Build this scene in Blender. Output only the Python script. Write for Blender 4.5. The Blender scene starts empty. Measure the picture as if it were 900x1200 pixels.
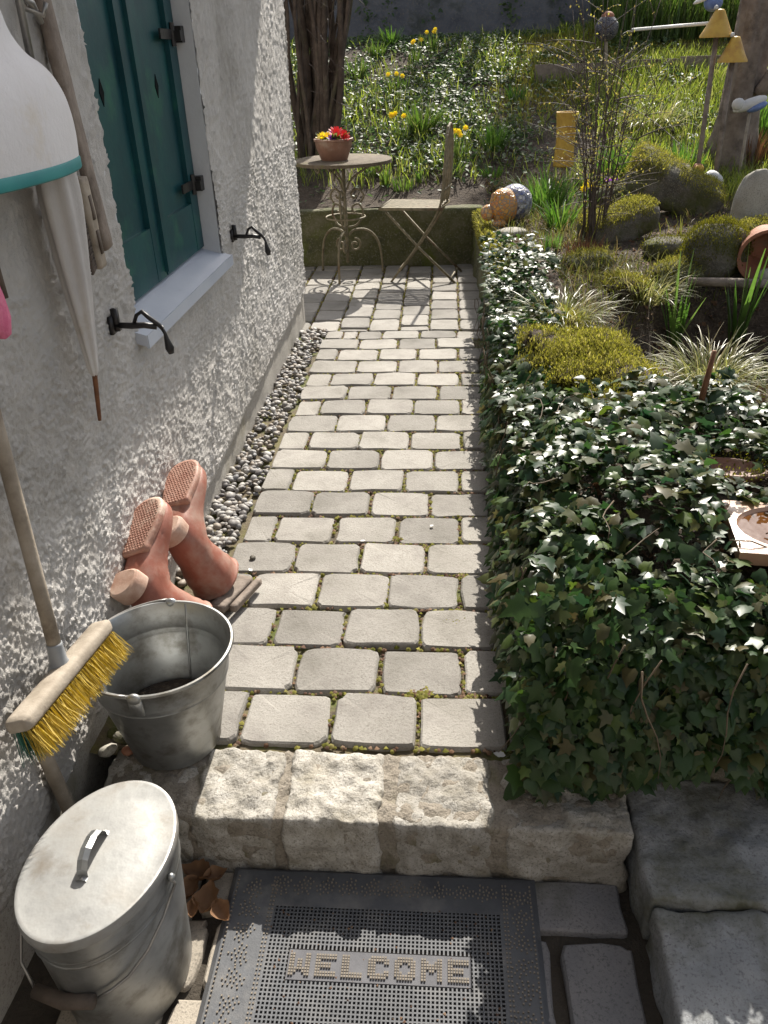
import bpy, math, random
import numpy as np
from mathutils import Vector
R_ = math.radians
rng = np.random.default_rng(7)
random.seed(7)
sc = bpy.context.scene
col = sc.collection

# ------------------------------------------------------------------ camera, world, sun, exposure
PITCH, YAW, ROLL, FPX = R_(29.861), R_(4.704), R_(-1.980), 934.4      # measured on a 900 x 1200 frame
CAM = np.array([0.0, 0.0, 1.5])
def cam_axes():
    cp, sp, cy, sy = math.cos(PITCH), math.sin(PITCH), math.cos(YAW), math.sin(YAW)
    f = np.array([-sy*cp, cy*cp, -sp]); ri = np.array([cy, sy, 0.0]); up = np.cross(ri, f)
    c, s = math.cos(ROLL), math.sin(ROLL)
    return c*ri+s*up, -s*ri+c*up, f
AX, AY, AF = cam_axes()
cam = bpy.data.cameras.new('camera'); camo = bpy.data.objects.new('camera', cam); col.objects.link(camo)
from mathutils import Matrix
mw = Matrix([[AX[i], AY[i], -AF[i], CAM[i]] for i in range(3)] + [[0, 0, 0, 1]])
camo.matrix_world = mw
cam.sensor_fit = 'VERTICAL'; cam.sensor_height = 36.0; cam.lens = 36.0*FPX/1200.0
cam.clip_start = 0.02; cam.clip_end = 2000
sc.camera = camo

SUN = np.array([0.2, 1.0, 0.92]); SUN = SUN/np.linalg.norm(SUN)
world = bpy.data.worlds.new('World'); sc.world = world; world.use_nodes = True
nt = world.node_tree
bg = nt.nodes['Background']; sky = nt.nodes.new('ShaderNodeTexSky')
sky.sky_type = 'NISHITA'; sky.sun_disc = False
sky.sun_elevation = math.asin(SUN[2]); sky.sun_rotation = math.atan2(SUN[0], SUN[1])
sky.dust_density = 3.0; sky.ozone_density = .6
hs_ = nt.nodes.new('ShaderNodeHueSaturation'); hs_.inputs['Saturation'].default_value = .42       # the phone's daylight white balance
nt.links.new(sky.outputs[0], hs_.inputs['Color']); nt.links.new(hs_.outputs[0], bg.inputs[0]); bg.inputs[1].default_value = 0.092
sl = bpy.data.lights.new('sun', 'SUN'); sl.energy = 4.3; sl.angle = R_(0.5); sl.color = (1.0, 0.94, 0.84)
so = bpy.data.objects.new('sun', sl); col.objects.link(so)
so.rotation_euler = Vector(SUN).to_track_quat('Z', 'Y').to_euler(); so.location = (5, 20, 20)
sc.view_settings.view_transform = 'Standard'; sc.view_settings.look = 'None'
sc.view_settings.gamma = 1.0; sc.view_settings.use_curve_mapping = False
sc.view_settings.exposure = 1.05

# ------------------------------------------------------------------ measuring helpers (photo pixel -> place)
def ray(px, py): return ((px-450)/FPX)*AX - ((py-600)/FPX)*AY + AF
def onz(px, py, z=0.0): d = ray(px, py); return CAM + d*(z-CAM[2])/d[2]
def onx(px, py, x): d = ray(px, py); return CAM + d*(x/d[0])
def ony(px, py, y): d = ray(px, py); return CAM + d*(y/d[1])

def hsh(i, j, k, seed):
    n = (i.astype(np.int64)*374761393 + j.astype(np.int64)*668265263 + k.astype(np.int64)*2147483647 + seed*1274126177) & 0xffffffff
    n = ((n ^ (n >> 13))*1274126177) & 0xffffffff
    n = n ^ (n >> 16)
    return (n & 0xffff)/65535.0
def vn(P, scale, seed=0):
    P = np.asarray(P, float)/scale
    i = np.floor(P).astype(np.int64); f = P-i; f = f*f*(3-2*f)
    r = 0
    for a in (0, 1):
        for b in (0, 1):
            for c in (0, 1):
                w = (f[:, 0] if a else 1-f[:, 0])*(f[:, 1] if b else 1-f[:, 1])*(f[:, 2] if c else 1-f[:, 2])
                r = r + w*hsh(i[:, 0]+a, i[:, 1]+b, i[:, 2]+c, seed)
    return r*2-1
def fbm(P, scale, seed=0, o=3):
    r = 0; a = 1.0
    for k in range(o): r = r + a*vn(P, scale/2**k, seed+k); a *= .5
    return r
def sst(a, b, x): t = np.clip((x-a)/(b-a), 0, 1); return t*t*(3-2*t)

def H(x, y):
    x = np.asarray(x, float); y = np.asarray(y, float)
    yy = np.minimum(y, 11.3)
    h = .42 + .27*np.maximum(yy-6.85, 0)
    h = h + .07*sst(1.2, 2.2, x)*sst(3.5, 6, y)
    q = ((x-1.40)/.60)**2 + ((y-3.68)/.64)**2
    h = h - .42*np.exp(-q*q)
    h = h - .07*np.clip(1-(y-1.45)/.35, 0, 1)**2*(x > .2) - .10*np.clip(1-(x-.34)/.28, 0, 1)**2*sst(4.9, 4.3, y)
    P = np.stack([x.ravel(), y.ravel(), 0*x.ravel()], 1)
    n = (fbm(P, .5, 3, 4)).reshape(x.shape)
    return h + .022*n*sst(1.4, 1.7, y)
def tp(px, py):
    d = ray(px, py); t = np.linspace(1.2, 20, 4000)
    P = CAM + t[:, None]*d; g = H(P[:, 0], P[:, 1])
    hit = P[:, 2] < g; k = np.argmax(hit) if hit.any() else np.argmin(np.abs(P[:, 1]-11.15))
    return np.array([P[k, 0], P[k, 1], g[k]])

# ------------------------------------------------------------------ object helpers
def tag(o, label=None, cat=None, group=None, kind=None):
    if label: o['label'] = label
    if cat: o['category'] = cat
    if group: o['group'] = group
    if kind: o['kind'] = kind
    return o
def thing(name, loc, label, cat, group=None):
    o = bpy.data.objects.new(name, None); o.location = tuple(float(v) for v in loc); o.empty_display_size = .05
    col.objects.link(o); o['wloc'] = [float(v) for v in loc]
    return tag(o, label, cat, group)
def wl(o): return np.array(o['wloc'][:]) if o is not None and 'wloc' in o else np.zeros(3)
def link(name, me, m, parent=None, org=None, smooth=True):
    o = bpy.data.objects.new(name, me); col.objects.link(o)
    if m is not None and len(me.materials) == 0: me.materials.append(m)
    w = np.array(org, float) if org is not None else wl(parent)
    o['wloc'] = [float(v) for v in w]
    if parent is not None:
        o.parent = parent; o.location = tuple(w-wl(parent))
    else: o.location = tuple(w)
    if smooth: me.polygons.foreach_set('use_smooth', np.ones(len(me.polygons), bool))
    return o
def mk(name, V, F, m, parent=None, org=None, smooth=True):
    """V in world coordinates, F list of faces or an int array; one mesh object"""
    V = np.asarray(V, float)
    w = np.array(org, float) if org is not None else wl(parent)
    V = V - w
    me = bpy.data.meshes.new(name)
    if isinstance(F, np.ndarray):
        k = F.shape[1]; n = len(F)
        me.vertices.add(len(V)); me.vertices.foreach_set('co', V.astype(np.float32).ravel())
        me.loops.add(n*k); me.loops.foreach_set('vertex_index', F.astype(np.int32).ravel())
        me.polygons.add(n); me.polygons.foreach_set('loop_start', np.arange(0, n*k, k, dtype=np.int32))
        try: me.polygons.foreach_set('loop_total', np.full(n, k, dtype=np.int32))
        except Exception: pass
        me.update(calc_edges=True); me.validate()
    else:
        me.from_pydata([tuple(v) for v in V], [], [tuple(int(i) for i in f) for f in F]); me.update()
    return link(name, me, m, parent, w, smooth)
class MB:
    def __init__(s): s.V = []; s.F = []; s.n = 0
    def add(s, V, F):
        V = np.asarray(V, float); s.V.append(V); s.F += [[int(i)+s.n for i in f] for f in F]; s.n += len(V); return s
    def box(s, c, d, R=None):
        c = np.array(c, float); d = np.array(d, float)/2
        v = np.array([[x, y, z] for x in (-1, 1) for y in (-1, 1) for z in (-1, 1)], float)*d
        if R is not None: v = v@np.array(R).T
        return s.add(v+c, [(0, 1, 3, 2), (4, 6, 7, 5), (0, 4, 5, 1), (2, 3, 7, 6), (0, 2, 6, 4), (1, 5, 7, 3)])
    def tube(s, P, r, n=8, cap=True, flat=1.0):
        P = np.asarray(P, float); m = len(P); r = np.broadcast_to(np.asarray(r, float), (m,))
        T = np.gradient(P, axis=0); T /= (np.linalg.norm(T, axis=1)[:, None]+1e-12)
        a = np.array([0, 0, 1.]) if abs(T[0, 2]) < .9 else np.array([1., 0, 0])
        u = np.cross(T[0], a); u /= np.linalg.norm(u); V = []
        ang = np.arange(n)*2*math.pi/n
        for i in range(m):
            u = u - T[i]*(u@T[i]); u /= np.linalg.norm(u)+1e-12; w = np.cross(T[i], u)
            V.append(P[i] + r[i]*(np.cos(ang)[:, None]*u + flat*np.sin(ang)[:, None]*w))
        F = [(i*n+j, i*n+(j+1) % n, (i+1)*n+(j+1) % n, (i+1)*n+j) for i in range(m-1) for j in range(n)]
        if cap: F += [tuple(range(n))[::-1], tuple(range((m-1)*n, m*n))]
        return s.add(np.concatenate(V), F)
    def lathe(s, prof, c=(0, 0, 0), n=24, sx=1.0, sy=1.0, R=None, closed=False, wob=None):
        """prof: list of (radius, height)"""
        ang = np.arange(n)*2*math.pi/n; V = []
        for k, (r, z) in enumerate(prof):
            rr = r*(1+(wob(ang, z) if wob else 0))
            V.append(np.stack([rr*np.cos(ang)*sx, rr*np.sin(ang)*sy, np.full(n, z)], 1))
        V = np.concatenate(V)
        if R is not None: V = V@np.array(R).T
        m = len(prof)
        F = [(i*n+j, i*n+(j+1) % n, (i+1)*n+(j+1) % n, (i+1)*n+j) for i in range(m-1) for j in range(n)]
        if closed: F += [tuple(range(n))[::-1], tuple(range((m-1)*n, m*n))]
        return s.add(V+np.array(c, float), F)
    def sphere(s, c, r, n=10, R=None, fn=None):
        r = np.broadcast_to(np.asarray(r, float), (3,)); m = max(4, n//2+1)
        V = [(0, 0, -1)]
        for i in range(1, m):
            t = -math.pi/2+math.pi*i/m
            V += [(math.cos(t)*math.cos(2*math.pi*j/n), math.cos(t)*math.sin(2*math.pi*j/n), math.sin(t)) for j in range(n)]
        V.append((0, 0, 1)); V = np.array(V)
        if fn is not None: V = V*fn(V)[:, None]
        V = V*r
        if R is not None: V = V@np.array(R).T
        F = [(0, 1+(j+1) % n, 1+j) for j in range(n)]
        for i in range(m-2): F += [(1+i*n+j, 1+i*n+(j+1) % n, 1+(i+1)*n+(j+1) % n, 1+(i+1)*n+j) for j in range(n)]
        b = 1+(m-2)*n; F += [(b+j, b+(j+1) % n, len(V)-1) for j in range(n)]
        return s.add(V+np.array(c, float), F)
    def build(s, name, m, parent=None, org=None, smooth=True):
        return mk(name, np.concatenate(s.V), s.F, m, parent, org, smooth)
def rotz(a): c, s = math.cos(a), math.sin(a); return np.array([[c, -s, 0], [s, c, 0], [0, 0, 1.]])
def rotx(a): c, s = math.cos(a), math.sin(a); return np.array([[1., 0, 0], [0, c, -s], [0, s, c]])
def roty(a): c, s = math.cos(a), math.sin(a); return np.array([[c, 0, s], [0, 1., 0], [-s, 0, c]])
def nrm(v): v = np.asarray(v, float); return v/(np.linalg.norm(v, axis=-1, keepdims=True)+1e-12)
def smoothed(o, ang=40):
    me = o.data
    try: me.set_sharp_from_angle(angle=R_(ang))
    except Exception: pass
    return o
def grid_faces(nu, nv):
    i = np.arange((nu-1)*(nv-1)); a = i//(nv-1)*nv + i % (nv-1)
    return np.stack([a, a+nv, a+nv+1, a+1], 1)

def inst(TV, TF, O, X, Y, Z, S):
    """many copies of a small template joined: returns V, F (uniform faces)"""
    TV = np.asarray(TV, float); TF = np.asarray(TF, int); n = len(O); k = len(TV)
    S = np.broadcast_to(np.asarray(S, float), (n,))
    V = O[:, None, :] + S[:, None, None]*(TV[None, :, 0:1]*X[:, None, :] + TV[None, :, 1:2]*Y[:, None, :] + TV[None, :, 2:3]*Z[:, None, :])
    F = TF[None]+(np.arange(n)*k)[:, None, None]
    return V.reshape(-1, 3), F.reshape(-1, TF.shape[1])
def frames(n, d):
    """z = normal n, y = tip direction d made perpendicular"""
    n = nrm(n); d = nrm(d - n*np.sum(d*n, 1)[:, None]); return np.cross(d, n), d, n
def blades(P, h, w, dirs, lean, bend, segs=4, tipw=.12):
    """grass blades: base P, height h, width w, horizontal unit dirs, lean, bend; quads"""
    n = len(P); h = np.broadcast_to(h, (n,)); w = np.broadcast_to(w, (n,)); lean = np.broadcast_to(lean, (n,)); bend = np.broadcast_to(bend, (n,))
    side = np.stack([-dirs[:, 1], dirs[:, 0], 0*h], 1)
    tw = rng.uniform(-.7, .7, n); side = nrm(side*np.cos(tw)[:, None] + dirs*np.sin(tw)[:, None])
    rows = []; p = P.copy(); ang = lean.copy()
    for k in range(segs+1):
        t = k/segs; ww = w*(1-t**1.8*(1-tipw))*(.75+.25*min(1, t*3))/2
        rows.append(np.stack([p-side*ww[:, None], p+side*ww[:, None]], 1))
        st = h/segs
        p = p + (dirs*np.sin(ang)[:, None] + np.array([0, 0, 1.])*np.cos(ang)[:, None])*st[:, None]
        ang = ang + bend/segs
    V = np.stack(rows, 1).reshape(n, -1, 3)      # n, (segs+1)*2
    k = (segs+1)*2
    f = np.array([[2*i, 2*i+1, 2*i+3, 2*i+2] for i in range(segs)])
    F = f[None]+(np.arange(n)*k)[:, None, None]
    return V.reshape(-1, 3), F.reshape(-1, 4)
def cat_vf(L):
    V = []; F = []; n = 0
    for v, f in L: V.append(v); F.append(f+n); n += len(v)
    return np.concatenate(V), np.concatenate(F)

# ------------------------------------------------------------------ materials
def newmat(name):
    m = bpy.data.materials.new(name); m.use_nodes = True; t = m.node_tree
    return m, t, t.nodes['Principled BSDF']
def nd(t, typ, **kw):
    n = t.nodes.new(typ)
    for k, v in kw.items():
        if k in n.inputs: n.inputs[k].default_value = v
        else: setattr(n, k, v)
    return n
def c4(c): return (c[0], c[1], c[2], 1.0)
def ramp(t, fac, cols, lo=.3, hi=.7):
    r = t.nodes.new('ShaderNodeValToRGB'); el = r.color_ramp.elements; n = len(cols)
    while len(el) < n: el.new(.5)
    for i, c in enumerate(cols): el[i].position = lo+(hi-lo)*i/max(1, n-1); el[i].color = c4(c)
    t.links.new(fac, r.inputs[0]); return r.outputs[0]
def coords(t, rand=True):
    tc = t.nodes.new('ShaderNodeTexCoord')
    if not rand: return tc.outputs['Object']
    oi = t.nodes.new('ShaderNodeObjectInfo'); v = nd(t, 'ShaderNodeVectorMath', operation='ADD')
    ml = nd(t, 'ShaderNodeMath', operation='MULTIPLY'); ml.inputs[1].default_value = 37.0
    t.links.new(oi.outputs['Random'], ml.inputs[0]); t.links.new(tc.outputs['Object'], v.inputs[0]); t.links.new(ml.outputs[0], v.inputs[1])
    return v.outputs[0]
def mix(t, a, b, f, mode='MIX'):
    m = t.nodes.new('ShaderNodeMix'); m.data_type = 'RGBA'; m.blend_type = mode
    for s, v in ((6, a), (7, b)):
        if hasattr(v, 'is_linked') or hasattr(v, 'links'): t.links.new(v, m.inputs[s])
        else: m.inputs[s].default_value = c4(v)
    if isinstance(f, (int, float)): m.inputs[0].default_value = f
    else: t.links.new(f, m.inputs[0])
    return m.outputs[2]
def pmat(name, cols, scale=8.0, rough=.8, bump=.0, bscale=60.0, speck=None, sscale=150.0, stain=None, stscale=3.0, stlo=.55, sthi=.7,
         metal=0.0, rnd=True, objvar=0.0, spec=.5, lo=.3, hi=.7, det=6.0, rvar=0.0):
    m, t, b = newmat(name); co = coords(t, rnd)
    n = nd(t, 'ShaderNodeTexNoise', Scale=scale, Detail=det, Roughness=.6); t.links.new(co, n.inputs['Vector'])
    c = ramp(t, n.outputs[0], cols, lo, hi)
    if speck is not None:
        s = nd(t, 'ShaderNodeTexNoise', Scale=sscale, Detail=3.0, Roughness=.7); t.links.new(co, s.inputs['Vector'])
        r = ramp(t, s.outputs[0], [(0, 0, 0), (1, 1, 1)], .52, .66); c = mix(t, c, speck, r)
    if stain is not None:
        s = nd(t, 'ShaderNodeTexNoise', Scale=stscale, Detail=8.0, Roughness=.65); t.links.new(co, s.inputs['Vector'])
        r = ramp(t, s.outputs[0], [(0, 0, 0), (1, 1, 1)], stlo, sthi); c = mix(t, c, stain, r)
    if objvar:
        oi = t.nodes.new('ShaderNodeObjectInfo'); mr = nd(t, 'ShaderNodeMapRange'); mr.inputs[3].default_value = 1-objvar; mr.inputs[4].default_value = 1+objvar
        t.links.new(oi.outputs['Random'], mr.inputs[0]); h = nd(t, 'ShaderNodeHueSaturation'); t.links.new(c, h.inputs['Color']); t.links.new(mr.outputs[0], h.inputs['Value']); c = h.outputs[0]
    t.links.new(c, b.inputs['Base Color'])
    b.inputs['Roughness'].default_value = rough; b.inputs['Metallic'].default_value = metal; b.inputs['Specular IOR Level'].default_value = spec
    if rvar:
        mr = nd(t, 'ShaderNodeMapRange'); mr.inputs[3].default_value = max(.02, rough-rvar); mr.inputs[4].default_value = min(1, rough+rvar)
        t.links.new(n.outputs[0], mr.inputs[0]); t.links.new(mr.outputs[0], b.inputs['Roughness'])
    if bump:
        n2 = nd(t, 'ShaderNodeTexNoise', Scale=bscale, Detail=5.0, Roughness=.65); t.links.new(co, n2.inputs['Vector'])
        bp = nd(t, 'ShaderNodeBump', Strength=1.0, Distance=bump); t.links.new(n2.outputs[0], bp.inputs['Height']); t.links.new(bp.outputs[0], b.inputs['Normal'])
    return m
def leafmat(name, cols, trans=.35, rough=.4, spec=.5, tcol=None, tfac=1.0):
    """colour differs from leaf to leaf; part of the light passes through"""
    m, t, b = newmat(name); g = t.nodes.new('ShaderNodeNewGeometry')
    c = ramp(t, g.outputs['Random Per Island'], cols, 0.0, 1.0)
    n = nd(t, 'ShaderNodeTexNoise', Scale=40.0, Detail=3.0); co = coords(t); t.links.new(co, n.inputs['Vector'])
    h = nd(t, 'ShaderNodeHueSaturation'); mr = nd(t, 'ShaderNodeMapRange'); mr.inputs[3].default_value = .6; mr.inputs[4].default_value = 1.4
    t.links.new(n.outputs[0], mr.inputs[0]); t.links.new(mr.outputs[0], h.inputs['Value']); t.links.new(c, h.inputs['Color']); c = h.outputs[0]
    t.links.new(c, b.inputs['Base Color']); b.inputs['Roughness'].default_value = rough; b.inputs['Specular IOR Level'].default_value = spec
    tr = t.nodes.new('ShaderNodeBsdfTranslucent'); ms = t.nodes.new('ShaderNodeMixShader'); ms.inputs[0].default_value = trans
    h2 = nd(t, 'ShaderNodeHueSaturation', Saturation=1.15, Value=1.5*tfac); t.links.new(c, h2.inputs['Color']); t.links.new(h2.outputs[0], tr.inputs['Color'])
    t.links.new(b.outputs[0], ms.inputs[1]); t.links.new(tr.outputs[0], ms.inputs[2]); t.links.new(ms.outputs[0], t.nodes['Material Output'].inputs[0])
    return m

M = {}
M['render'] = pmat('rough_white_render', [(.39, .37, .345), (.46, .44, .415), (.52, .50, .475)], 2.2, .7, .0035, 260, stain=(.25, .235, .205), stscale=1.7, stlo=.52, sthi=.78, rnd=False, spec=.45)
M['plinth'] = pmat('plinth_concrete', [(.33, .31, .28), (.42, .40, .36)], 6, .9, .003, 60, speck=(.22, .2, .18), stain=(.24, .22, .17), stscale=2.5, rnd=False)
M['reveal'] = pmat('reveal_white', [(.52, .53, .55), (.60, .61, .63)], 3, .8, .002, 50, rnd=False)
M['teal'] = pmat('teal_paint', [(.0025, .038, .050), (.004, .054, .065), (.007, .072, .076)], 5, .45, .0008, 40, stain=(.02, .12, .08), stscale=4, spec=.4)
M['sill'] = pmat('sill_metal', [(.40, .44, .52), (.47, .51, .58)], 4, .4, .0006, 30, stain=(.3, .31, .33), stscale=5)
M['iron'] = pmat('black_iron', [(.012, .012, .014), (.03, .028, .028)], 30, .45, .001, 90, metal=.3)
M['black'] = pmat('dark_opening', [(.004, .006, .007), (.008, .01, .011)], 5, .95, spec=.1)
M['paver'] = pmat('paver_concrete', [(.215, .20, .182), (.28, .265, .24), (.325, .308, .282)], 9, .9, .0028, 110, speck=(.19, .17, .15), sscale=220, stain=(.125, .115, .095), stscale=4.5, stlo=.5, sthi=.76, objvar=.22)
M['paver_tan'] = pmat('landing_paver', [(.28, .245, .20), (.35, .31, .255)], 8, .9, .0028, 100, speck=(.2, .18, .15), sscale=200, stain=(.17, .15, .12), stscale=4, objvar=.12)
M['paver_dark'] = pmat('landing_paver_shaded_side', [(.15, .15, .16), (.21, .20, .20)], 7, .85, .003, 90, speck=(.1, .1, .1), stain=(.09, .09, .075), stscale=4, objvar=.1)  # landing paver again, with the shade painted in as a darker, bluish colour
M['joint'] = pmat('joint_sand_moss', [(.055, .045, .032), (.12, .095, .06), (.14, .13, .04)], 14, .95, .006, 90, stain=(.085, .10, .02), stscale=6, stlo=.5, sthi=.62, rnd=False)
M['granite'] = pmat('granite', [(.24, .222, .19), (.34, .32, .285), (.43, .41, .375)], 22, .85, .007, 70, speck=(.16, .145, .12), sscale=170, stain=(.20, .175, .12), stscale=9, stlo=.5, sthi=.85, objvar=.14)
M['mortar'] = pmat('mortar', [(.22, .19, .15), (.31, .275, .23)], 40, .95, .008, 120, speck=(.16, .14, .11), stain=(.14, .13, .07), stscale=7, rnd=False)
M['slab'] = pmat('old_concrete_slab', [(.17, .18, .19), (.23, .24, .25), (.27, .27, .27)], 6, .85, .004, 70, speck=(.12, .12, .13), stain=(.075, .075, .05), stscale=5, stlo=.46, sthi=.66, objvar=.1)
M['mosswall'] = pmat('mossy_concrete', [(.05, .052, .028), (.085, .088, .035), (.14, .13, .085)], 7, .95, .01, 45, speck=(.16, .15, .11), sscale=70, stain=(.10, .12, .02), stscale=4, rnd=False)
M['soil'] = pmat('garden_soil', [(.025, .018, .012), (.055, .039, .027), (.09, .068, .047)], 9, 1.0, .03, 30, speck=(.11, .085, .06), sscale=60, rnd=False)
M['dirt'] = pmat('ground_dirt', [(.03, .024, .018), (.06, .05, .038)], 3, 1.0, .02, 20, rnd=False)
M['pebble'] = leafmat('grey_pebbles', [(.11, .10, .10), (.19, .18, .17), (.27, .255, .24), (.22, .18, .14), (.40, .385, .36), (.16, .16, .17)], 0.0, .6, .4)
M['galv'] = pmat('galvanised_steel', [(.30, .31, .31), (.42, .43, .43), (.36, .36, .34)], 12, .42, .0004, 30, metal=.85, stain=(.13, .12, .10), stscale=6, stlo=.47, sthi=.70, rvar=.14)
M['galvdull'] = pmat('dull_zinc', [(.27, .27, .265), (.35, .35, .34), (.30, .285, .26)], 9, .48, .0022, 7, metal=.45, stain=(.19, .155, .115), stscale=7, stlo=.54, sthi=.76, rvar=.12)
M['wire'] = pmat('wire_steel', [(.25, .24, .23), (.36, .35, .33)], 30, .45, metal=.8)
M['rubber'] = pmat('mat_rubber', [(.05, .053, .06), (.085, .09, .10)], 10, .6, .0008, 120, stain=(.16, .155, .15), stscale=9, stlo=.5, sthi=.75)
M['dust'] = pmat('mat_dust', [(.15, .125, .10), (.24, .205, .17)], 20, .95, .002, 150)
M['nub'] = pmat('mat_nub', [(.15, .13, .105), (.22, .19, .155)], 60, .85)
M['panel'] = pmat('mat_panel', [(.085, .085, .095), (.125, .125, .135)], 20, .8, .0006, 100)
M['wood'] = pmat('weathered_wood', [(.20, .165, .125), (.30, .255, .20), (.38, .33, .27)], 14, .8, .002, 60, stain=(.13, .10, .075), stscale=8)
M['greywood'] = pmat('grey_wood', [(.13, .10, .08), (.21, .17, .14), (.29, .24, .20)], 14, .85, .004, 50, stain=(.08, .06, .045), stscale=6)
M['darkwood'] = pmat('dark_wood', [(.045, .034, .027), (.09, .068, .052), (.13, .1, .08)], 12, .8, .003, 50)
M['bristle'] = leafmat('yellow_bristles', [(.34, .23, .035), (.48, .35, .06), (.40, .28, .05), (.54, .42, .12)], .15, .7, .25)
M['bristle_green'] = leafmat('green_bristles', [(.01, .07, .05), (.02, .12, .08)], .1, .5)
M['boot'] = pmat('boot_rubber', [(.20, .066, .042), (.285, .10, .068), (.34, .145, .105)], 9, .5, .0008, 40, stain=(.40, .31, .25), stscale=7, stlo=.45, sthi=.75, spec=.35)
M['sole'] = pmat('boot_sole', [(.26, .11, .075), (.35, .18, .13), (.42, .26, .20)], 25, .6, .001, 100, stain=(.62, .50, .40), stscale=7)
M['heel'] = pmat('boot_heel', [(.36, .20, .14), (.48, .32, .245), (.56, .42, .34)], 20, .65, .001, 90, stain=(.30, .15, .10), stscale=8)
M['grey_plastic'] = pmat('grey_plastic', [(.19, .2, .21), (.27, .28, .29)], 10, .4)
M['cloth'] = pmat('white_cloth', [(.62, .60, .60), (.70, .69, .70)], 5, .75, .002, 60, stain=(.55, .47, .32), stscale=4.5, stlo=.55, sthi=.8)
M['teal_trim'] = pmat('teal_trim', [(.02, .19, .20), (.035, .25, .25)], 10, .6)
M['umbrella'] = pmat('umbrella_cloth', [(.42, .40, .39), (.54, .52, .50)], 6, .8, .002, 50, stain=(.36, .31, .25), stscale=5)
M['rust'] = pmat('rust', [(.10, .04, .018), (.2, .085, .035)], 40, .7, .001, 120, metal=.2)
M['pink'] = pmat('pink_knit', [(.62, .12, .24), (.75, .22, .34)], 60, .9, .004, 120)
M['chair'] = pmat('weathered_iron_paint', [(.11, .095, .058), (.19, .16, .10), (.26, .22, .15)], 30, .7, .002, 90, stain=(.12, .06, .028), stscale=9, metal=.1)
M['tabletop'] = pmat('table_top_wood', [(.065, .05, .033), (.11, .085, .058), (.15, .12, .085)], 16, .9, .004, 50, stain=(.14, .13, .05), stscale=9)
M['terracotta'] = pmat('terracotta', [(.30, .12, .07), (.40, .18, .11)], 9, .75, .002, 60, stain=(.24, .17, .12), stscale=6)
M['brownpot'] = pmat('brown_pot', [(.15, .075, .05), (.24, .125, .085)], 9, .6, .001, 60, stain=(.3, .22, .17), stscale=7)
M['yellow_clay'] = pmat('yellow_glazed_clay', [(.40, .225, .03), (.54, .34, .055), (.46, .25, .04)], 9, .5, .003, 60, stain=(.38, .19, .04), stscale=7)
M['rock'] = pmat('rock', [(.055, .052, .04), (.11, .10, .08), (.17, .155, .125)], 7, .95, .02, 22, speck=(.22, .2, .17), stain=(.075, .08, .025), stscale=5, stlo=.44, sthi=.6)
M['palerock'] = pmat('pale_rock', [(.26, .25, .21), (.36, .34, .29), (.42, .40, .35)], 6, .9, .004, 40, speck=(.2, .19, .16), stain=(.25, .22, .16), stscale=4)
M['whitestone'] = pmat('white_stone', [(.50, .5, .5), (.62, .62, .61)], 6, .7, .003, 40)
M['moss'] = leafmat('moss', [(.14, .14, .03), (.21, .20, .045), (.28, .26, .075), (.16, .17, .035), (.33, .29, .12)], .42, .9, .15)
M['moss_dark'] = leafmat('dark_moss', [(.07, .075, .015), (.12, .12, .022), (.17, .16, .035)], .35, .9, .15)
M['ivy'] = leafmat('ivy_leaf', [(.014, .032, .013), (.024, .052, .017), (.036, .07, .018), (.022, .046, .021), (.05, .088, .022), (.08, .115, .025), (.028, .056, .022), (.018, .042, .02), (.085, .07, .03), (.04, .065, .03), (.10, .10, .035), (.02, .045, .022), (.03, .06, .02)], .28, .36, .30, tfac=1.4)
M['vine'] = pmat('vine_stem', [(.07, .05, .03), (.15, .11, .07)], 30, .8)
M['cover'] = leafmat('ground_cover_leaf', [(.035, .065, .025), (.055, .095, .035), (.08, .125, .045), (.05, .085, .038), (.11, .15, .055), (.04, .07, .03), (.13, .17, .06)], .32, .5, .38)
M['grass'] = leafmat('grass', [(.045, .085, .018), (.07, .12, .026), (.10, .145, .04), (.06, .10, .022), (.14, .155, .06)], .42, .4, .5)
M['brightgrass'] = leafmat('bright_grass', [(.05, .115, .025), (.075, .15, .03), (.11, .175, .045), (.06, .12, .025)], .42, .4, .5)
M['meadow'] = leafmat('meadow_grass', [(.12, .16, .03), (.17, .21, .045), (.22, .25, .065), (.13, .17, .035), (.28, .28, .11)], .5, .45, .4)
M['sedge'] = leafmat('sedge', [(.13, .15, .05), (.2, .21, .08), (.28, .26, .13), (.15, .17, .05), (.36, .31, .18)], .4, .4, .55)
M['under'] = leafmat('undergrowth', [(.07, .09, .02), (.12, .14, .03), (.17, .17, .05), (.10, .08, .035), (.2, .16, .08), (.08, .12, .025)], .4, .55, .3)
M['dry'] = leafmat('dry_leaf_brown', [(.10, .05, .028), (.15, .075, .04), (.21, .12, .065), (.075, .04, .025)], .2, .7, .3)
M['litter'] = leafmat('leaf_litter', [(.06, .032, .02), (.12, .065, .038), (.18, .11, .065), (.09, .045, .03), (.25, .17, .11)], .15, .8, .3)
M['iris'] = leafmat('iris_leaf', [(.06, .125, .03), (.09, .16, .04), (.13, .19, .06)], .42, .4, .5)
M['yellow'] = leafmat('yellow_petal', [(.75, .55, .03), (.85, .68, .06)], .35, .5)
M['red'] = leafmat('red_petal', [(.42, .01, .015), (.6, .03, .03)], .3, .5)
M['purple'] = leafmat('purple_petal', [(.16, .04, .3), (.25, .08, .42)], .35, .5)
M['twig'] = pmat('twig_bark', [(.045, .032, .026), (.10, .075, .06)], 30, .7)
M['bud'] = leafmat('opening_buds', [(.28, .27, .07), (.38, .34, .10), (.30, .22, .10)], .4, .6)
M['bark'] = pmat('bark', [(.038, .027, .021), (.075, .055, .043), (.12, .092, .074)], 12, .95, .012, 40, stain=(.09, .085, .045), stscale=4)
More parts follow.
